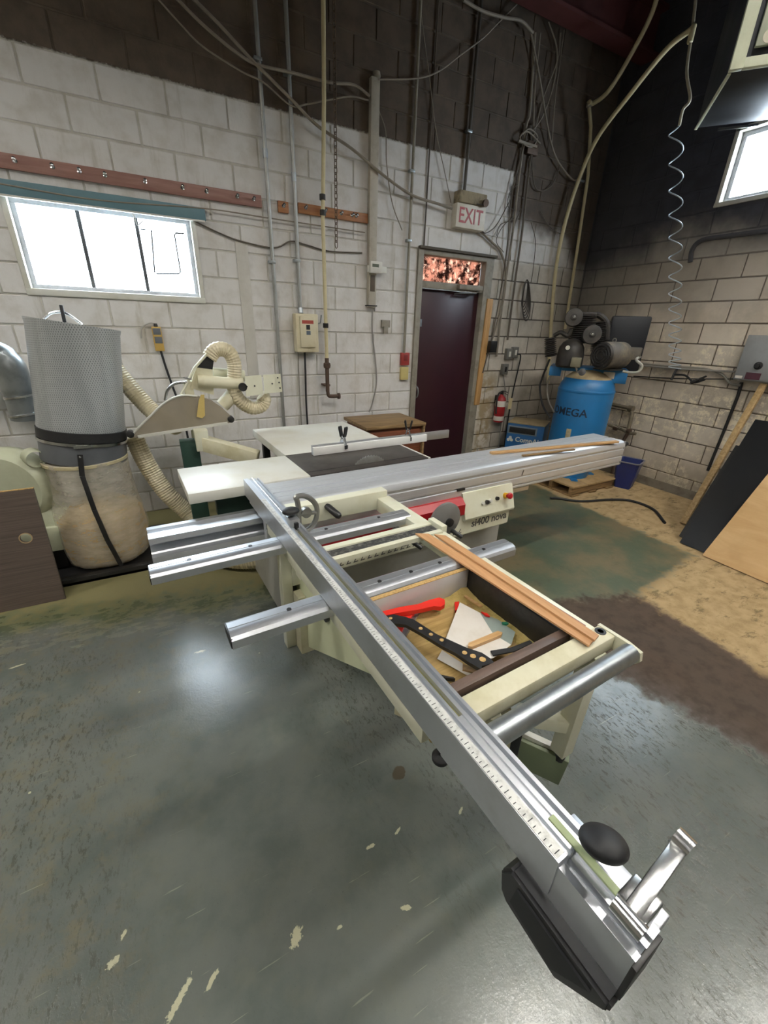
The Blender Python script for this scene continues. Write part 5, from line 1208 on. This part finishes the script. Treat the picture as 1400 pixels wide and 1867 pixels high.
# blue waste bin
bn = thing('waste_bin', 'dark blue square plastic bin beside the pallet in the corner', 'bin', (4.79, 2.74, 0))
BM_ = Matrix.Translation((4.79, 2.74, 0)) @ Matrix.Rotation(.35, 4, 'Z')
def ring(w, d, z): return [Vector((sx*w, sy*d, z)) for sx, sy in ((-.8, -1), (.8, -1), (1, -.8), (1, .8), (.8, 1), (-.8, 1), (-1, .8), (-1, -.8))]
def loft(rings, close=True):
    m = MB(); vs = [v for r in rings for v in r]; n = len(rings[0]); fs = [tuple(range(n-1, -1, -1))]
    for i in range(len(rings)-1):
        for k in range(n): fs.append((i*n+k, i*n+(k+1) % n, (i+1)*n+(k+1) % n, (i+1)*n+k))
    m._add(vs, fs); return m
loft([ring(.095, .085, .0), ring(.14, .125, .32), ring(.133, .118, .32), ring(.09, .08, .02)]).build('bin_body', mat('navy_plastic', '1d2a63', .4, 0, '2c2f4a', .5, 7), bn, BM_)
m = MB(); m.tube([v for v in ring(.142, .127, .322)], .008, 6, True); m.build('bin_rim', mat('grey_rim', '7d7c80', .5), bn, BM_)
loft([ring(.085, .075, .03), ring(.098, .087, .13), ring(.02, .02, .15)]).build('bin_rubbish', sawdust, bn, BM_)

# hose across the floor
P = [PZ(x, y, .014) for x, y in ((1003, 908), (1020, 909), (1060, 914), (1110, 911), (1150, 913), (1190, 928), (1212, 953))]
tag(MB().tube(spline(P, 8), .013, 10).build('rubber_hose', rubber), 'black rubber hose snaking over the sawdust from the pallet', 'hose')
# pipework by the right wall behind the tank
pw = thing('drain_pipework', 'dusty pipework with valves on the right wall behind the compressor', 'pipework', (W-.06, 3.05, .5))
rp_ = mat('dusty_pipe', '7d7462', .6, .3, '5c5446', .5, 10)
MB().tube([(W-.06, 3.45, .86), (W-.06, 3.08, .85), (W-.06, 3.04, .80), (W-.06, 3.03, .56)], .022, 12).build('pipe', rp_, pw)
MB().lathe([(.024, -.03), (.034, -.03), (.034, .03), (.024, .03)], (W-.06, 3.07, .85), (0, 1, 0), 14).build('elbow_fitting', rp_, pw)
MB().tube([(W-.06, 3.30, .60), (W-.06, 3.12, .585), (W-.06, 3.02, .56), (W-.06, 2.93, .57)], .018, 10).build('pipe', rp_, pw)
for y in (3.20, 3.02): MB().lathe([(.018, -.03), (.032, -.02), (.032, .02), (.018, .03)], (W-.06, y, .585), (0, 1, 0), 12).build('valve', MATS['rusty_iron'], pw)
MB().tube(spline([(W-.06, 3.03, .55), (W-.07, 3.06, .42), (W-.08, 3.08, .25), (W-.08, 3.08, .02)], 5), .02, 10).build('drain_pipe', MATS['rusty_iron'], pw)
MB().tube(spline([(W-.07, 3.12, .60), (W-.2, 3.15, .64), (W-.35, 3.2, .66), (W-.5, 3.15, .62)], 6), .012, 8).build('braided_hose', chrome, pw)

# ================================================================== RIGHT WALL AND CORNER
sbx = thing('disconnect_box', 'grey steel disconnect box with round knob on the right wall', 'switch box', (W-.06, 1.98, 1.30))
MB().box(W-.115, W, 1.70, 2.115, 1.30, 1.70, .006).build('box', mat('grey_steel_box', '9a9c9c', .45, .3, '82827e', .4, 6), sbx)
MB().box(W-.122, W-.114, 1.71, 2.105, 1.31, 1.69, .003).build('door', MATS['grey_steel_box'], sbx)
MB().lathe([(.03, 0), (.034, .005), (.034, .012), (.02, .016), (.018, .035), (0, .037)], (W-.122, 1.945, 1.44), (-1, 0, 0), 20).build('knob', blackp, sbx)
MB().box(W-.124, W-.1215, 1.90, 2.02, 1.315, 1.375).build('maroon_label', mat('maroon_label', '4d2530', .5), sbx)
MB().box(W-.124, W-.1215, 2.04, 2.10, 1.315, 1.34).build('white_label', paper, sbx)
MB().box(W-.124, W-.1215, 1.74, 1.83, 1.63, 1.67).build('white_label', paper, sbx)
def rwire(pts, r, lab, mt, cat='cable', nm='wall_cable', depth=.03, grp='cables along the right wall'):
    P = [PR(p[0], p[1], W-(p[2] if len(p) > 2 else depth)) for p in pts]
    return tag(MB().tube(spline(P, 6), r, 8).build(nm, mt), lab, cat, grp)
rwire(((1160, 662), (1220, 668), (1280, 672), (1315, 682), (1330, 698), (1350, 703)), .012, 'thick grey cable running from the compressor towards the disconnect box', MATS['grey_cable'])
rwire(((1165, 666), (1230, 672), (1300, 676), (1345, 678)), .010, 'grey cable running level into the disconnect box', MATS['grey_cable2'], depth=.05)
rwire(((1155, 686), (1230, 690), (1300, 691), (1350, 690), (1400, 682)), .006, 'thin dark cable running level below the grey cables', rubber)
tag(MB().tube([PR(1352, 697, W-.02), PR(1345, 722, W-.02), PR(1318, 790, W-.02), PR(1290, 858, W-.02)], .014, 10).build('drop_cable', rubber), 'dark cable drop slanting down the right wall to the floor', 'cable')
tag(MB().bar(PR(1345, 692, W-.05), PR(1365, 689, W-.05), .03, .02, (0, 0, 1), .004).build('tape_wrap', mat('white_tape', 'd6d3cc', .6)), 'white tape wrapped round the cable joint by the disconnect box', 'tape')
# faint outline of a painted-over pipe
tag(MB().tube(spline([PR(*p, W-.012) for p in ((1258, 478), (1262, 455), (1280, 438), (1330, 430), (1400, 421))], 5), .022, 10).build('wall_pipe', mat('overspray_pipe', '4a4a4f', .7, 0, '3a3a3e', .5, 9)), 'overspray-grey pipe bending along the right wall under the window', 'pipe')
# coiled air hose hanging from above
T0, T1 = Vector((4.42, 2.955, 3.36)), PR(1230, 672, 5.02)
hz = thing('coiled_air_hose', 'pale blue coiled air hose hanging from the ceiling pipe', 'air hose', T1)
turns = 15; pts = []
for i in range(turns*14+1):
    s = i/(turns*14); q = s**.80
    # turns are packed towards the bottom
    f = 1-(1-s)**1.55
    c = T0.lerp(T1, f); a = 2*PI*turns*s; r = .056
    pts.append(c+Vector((math.cos(a)*r, math.sin(a)*r, 0)))
MB().tube(pts, .0055, 7).build('coil', mat('pale_blue_hose', 'b5bfc6', .35, 0, '93a0aa', .3, 8), hz)
MB().tube(spline([T1+Vector((.05, 0, 0)), T1+Vector((.02, 0, -.05)), T1+Vector((0, 0, -.12))], 5), .012, 8).build('quick_coupler', blackp, hz)
MB().tube(spline([T1+Vector((0, -.02, -.06)), PR(1250, 685, 5.02), PR(1265, 697, 5.0), PR(1285, 692, 4.98)], 6), .010, 8).build('tail_hose', rubber, hz)
MB().lathe([(.004, .05), (.010, .045), (.012, 0), (.012, -.05), (.018, -.06), (.018, -.09), (.006, -.10)], PR(1278, 690, 4.98), (.1, -.5, .35), 12).build('blow_gun', blackp, hz)
q0, q1, q2 = Vector((4.42, 2.955, 3.36))+Vector((.05, 0, 0)), PR(1258, 180, 4.46), PR(1262, 55, 4.44)
MB().tube(spline([q0, PR(1245, 200, 4.46), q1, PR(1252, 130, 4.45), q2, PR(1268, 0, 4.44), PR(1270, -40, 4.44)], 6), .012, 10).build('feed_pipe', mat('pale_pipe', 'a9a08a', .5, 0, '857b66', .5, 8), hz)
MB().lathe([(.014, -.06), (.022, -.05), (.022, .05), (.014, .06)], PR(1261, 62, 4.44), (0, 0, 1), 14).build('tee_fitting', yellowpipe, hz)
# cream hoses arching overhead
tag(MB().tube(spline([PR(1262, 52, 4.43), PR(1215, 90, 4.45), PR(1150, 170, 4.5), PR(1090, 250, 4.55), PB(1058, 320, 4.05), PB(1032, 400, 4.08), PB(1015, 480, 4.10), PB(1007, 560, 4.11), PB(1002, 640, 4.11), PB(999, 700, 4.11)], 7), .021, 12).build('air_hose', yellowpipe), 'thick cream hose arching from the ceiling pipe down the corner of the room', 'hose')
tag(MB().tube(spline([PB(1210, -60, 3.6), PB(1190, 20, 3.65), PB(1150, 100, 3.8), PB(1110, 165, 3.95), PB(1082, 188, 4.10), PB(1074, 186, 4.11)], 7), .021, 12).build('air_hose', yellowpipe), 'cream hose curving in from the top to the corner pipe elbow', 'hose')
cx_ = PB(1068, 300, D-.05); cp_ = thing('corner_pipe', 'thin cream pipe running down the back wall near the corner', 'pipe', (PB(1030, 600, D-.05).x, D-.05, 1.4))
MB().tube([PB(1073, 184, D-.05), PB(1077, 230, D-.05), PB(1072, 320, D-.05), PB(1050, 470, D-.05), PB(1030, 600, D-.05)], .018, 12).build('pipe', yellowpipe, cp_)
MB().lathe([(.02, -.03), (.028, -.02), (.028, .02), (.02, .03)], PB(1074, 190, D-.05), (0, 0, 1), 12).build('elbow_fitting', frame_m, cp_)
MB().box(4.66, 4.74, D-.075, D, 3.24, 3.26, .002).build('pipe_clip', galv, cp_)
# ceiling-hung cabinet unit
A, B_, C_ = PZ(1329, 129, 3.2), PZ(1266, 234, 3.2), PZ(1400, 206, 3.2)
dx = (B_-A); dx.z = 0; dep = dx.length; e1 = dx.normalized(); e2 = Vector((e1.y, -e1.x, 0))
UM = frame(A, e2, e1)        # X to the right along the near face, Y away, Z up
hu = thing('unit_heater', 'cream ceiling-hung heater cabinet with dark underside over the right window', 'heater', A+e1*dep/2+e2*.45)
Wd = .95
MB().box(.012, Wd, .03, dep, .0, .95, .006).build('casing', mat('dark_blue_grey_steel', '34373d', .5, .2, '2a2c30', .4, 4), hu, UM)
fr2 = MB(); fr2.box(0, .07, -.01, .03, .0, .95, .003); fr2.box(.07, Wd, -.01, .03, .0, .05, .003); fr2.box(.07, Wd, -.01, .03, .90, .95, .003)
fr2.build('front_frame', mat('pale_sage_enamel', 'c5c9b0', .45, 0, 'a9ab90', .4, 5), hu, UM)
dp = MB().box(.10, .62, -.018, .01, .09, .42, .004).build('access_panel', mat('sage_grey_enamel', 'a3a894', .45, 0, '8e927d', .4, 5), hu, UM)
MB().lathe([(0, 0), (.035, 0), (.035, .002), (0, .003)], (.16, -.018, .13), (0, -1, 0), 16).build('round_sticker', mat('sticker', 'c9c3ae', .6), dp, UM)
MB().cyl((.30, -.02, .38), (.30, -.014, .38), .008, None, 10).build('panel_screw', rubber, dp, UM)
for k in range(6): MB().box(.10, .9, -.006, .02, .50+.06*k, .53+.06*k, .003).build('louvre', MATS['sage_grey_enamel'], hu, UM)
MB().box(.0, .02, .03, dep, -.012, .0, .002).build('underside_lip', MATS['pale_sage_enamel'], hu, UM)
for a, b in ((.1, .15), (.8, .15), (.1, dep-.1), (.8, dep-.1)): MB().cyl(UM @ Vector((a, b, .95)), UM @ Vector((a, b, CEIL-3.2)), .006, None, 8).build('hanger_rod', galv, hu)
MB().bar(UM @ Vector((.16, dep-.02, -.03)), UM @ Vector((.42, dep-.02, -.03)), .02, .015).build('bracket_bar', chrome, hu)
# sheets and lumber leaning at the right
def leaning(name, lab, b0, b1, top, h_l, th, mt, cat):
    """sheet: bottom edge b0 to b1 on the floor, leaning towards +x so that it rises along 'top' direction"""
    b0, b1 = Vector(b0), Vector(b1); t_ = Vector(top).normalized()*h_l
    n_ = (b1-b0).cross(t_).normalized()
    if n_.x < 0: n_ = -n_
    lo = th*abs(n_.z)
    up = Vector((0, 0, lo+.001))
    return tag(MB().plate([b0+up, b1+up, b1+t_+up, b0+t_+up], th, n_).build(name, mt), lab, cat)
lean = (1.08-.0, .0, 1.75)
leaning('plywood_sheet', 'pale birch plywood sheet leaning at the right edge, front of the stack', (3.80, 1.37, 0), (3.77, .10, 0), (.52, -.09, .90), 1.25, .015, plywood, 'plywood')
leaning('black_board', 'glossy black board leaning behind the plywood sheet', (3.865, 1.585, 0), (3.84, .45, 0), (.55, .03, .93), 1.20, .018, mat('black_gloss_board', '191a1c', .3, 0, '262524', .4, 3), 'board')
leaning('black_board', 'narrow dark board behind the glossy black board', (3.99, 1.66, 0), (3.97, .6, 0), (.60, .05, .86), .95, .018, blackwood, 'board')
leaning('grey_sheet', 'tall brown-grey sheet leaning on the wall behind the black boards', (4.12, 1.55, 0), (4.10, .4, 0), (.98, .0, 1.62), 1.86, .012, mat('grey_brown_sheet', '5e564d', .6, 0, '4b443c', .4, 3), 'sheet')
a = PZ(1243, 958, .0); b = PR(1400, 688, W-.03)
tag(MB().bar(a+Vector((.012, 0, .02)), a+(b-a)*.955, .055, .03, (-.7, .1, .5), .003).build('timber_batten', wood('pale_batten', 'b79c70', '94794f')), 'long bare timber batten leaning against the right wall', 'batten')
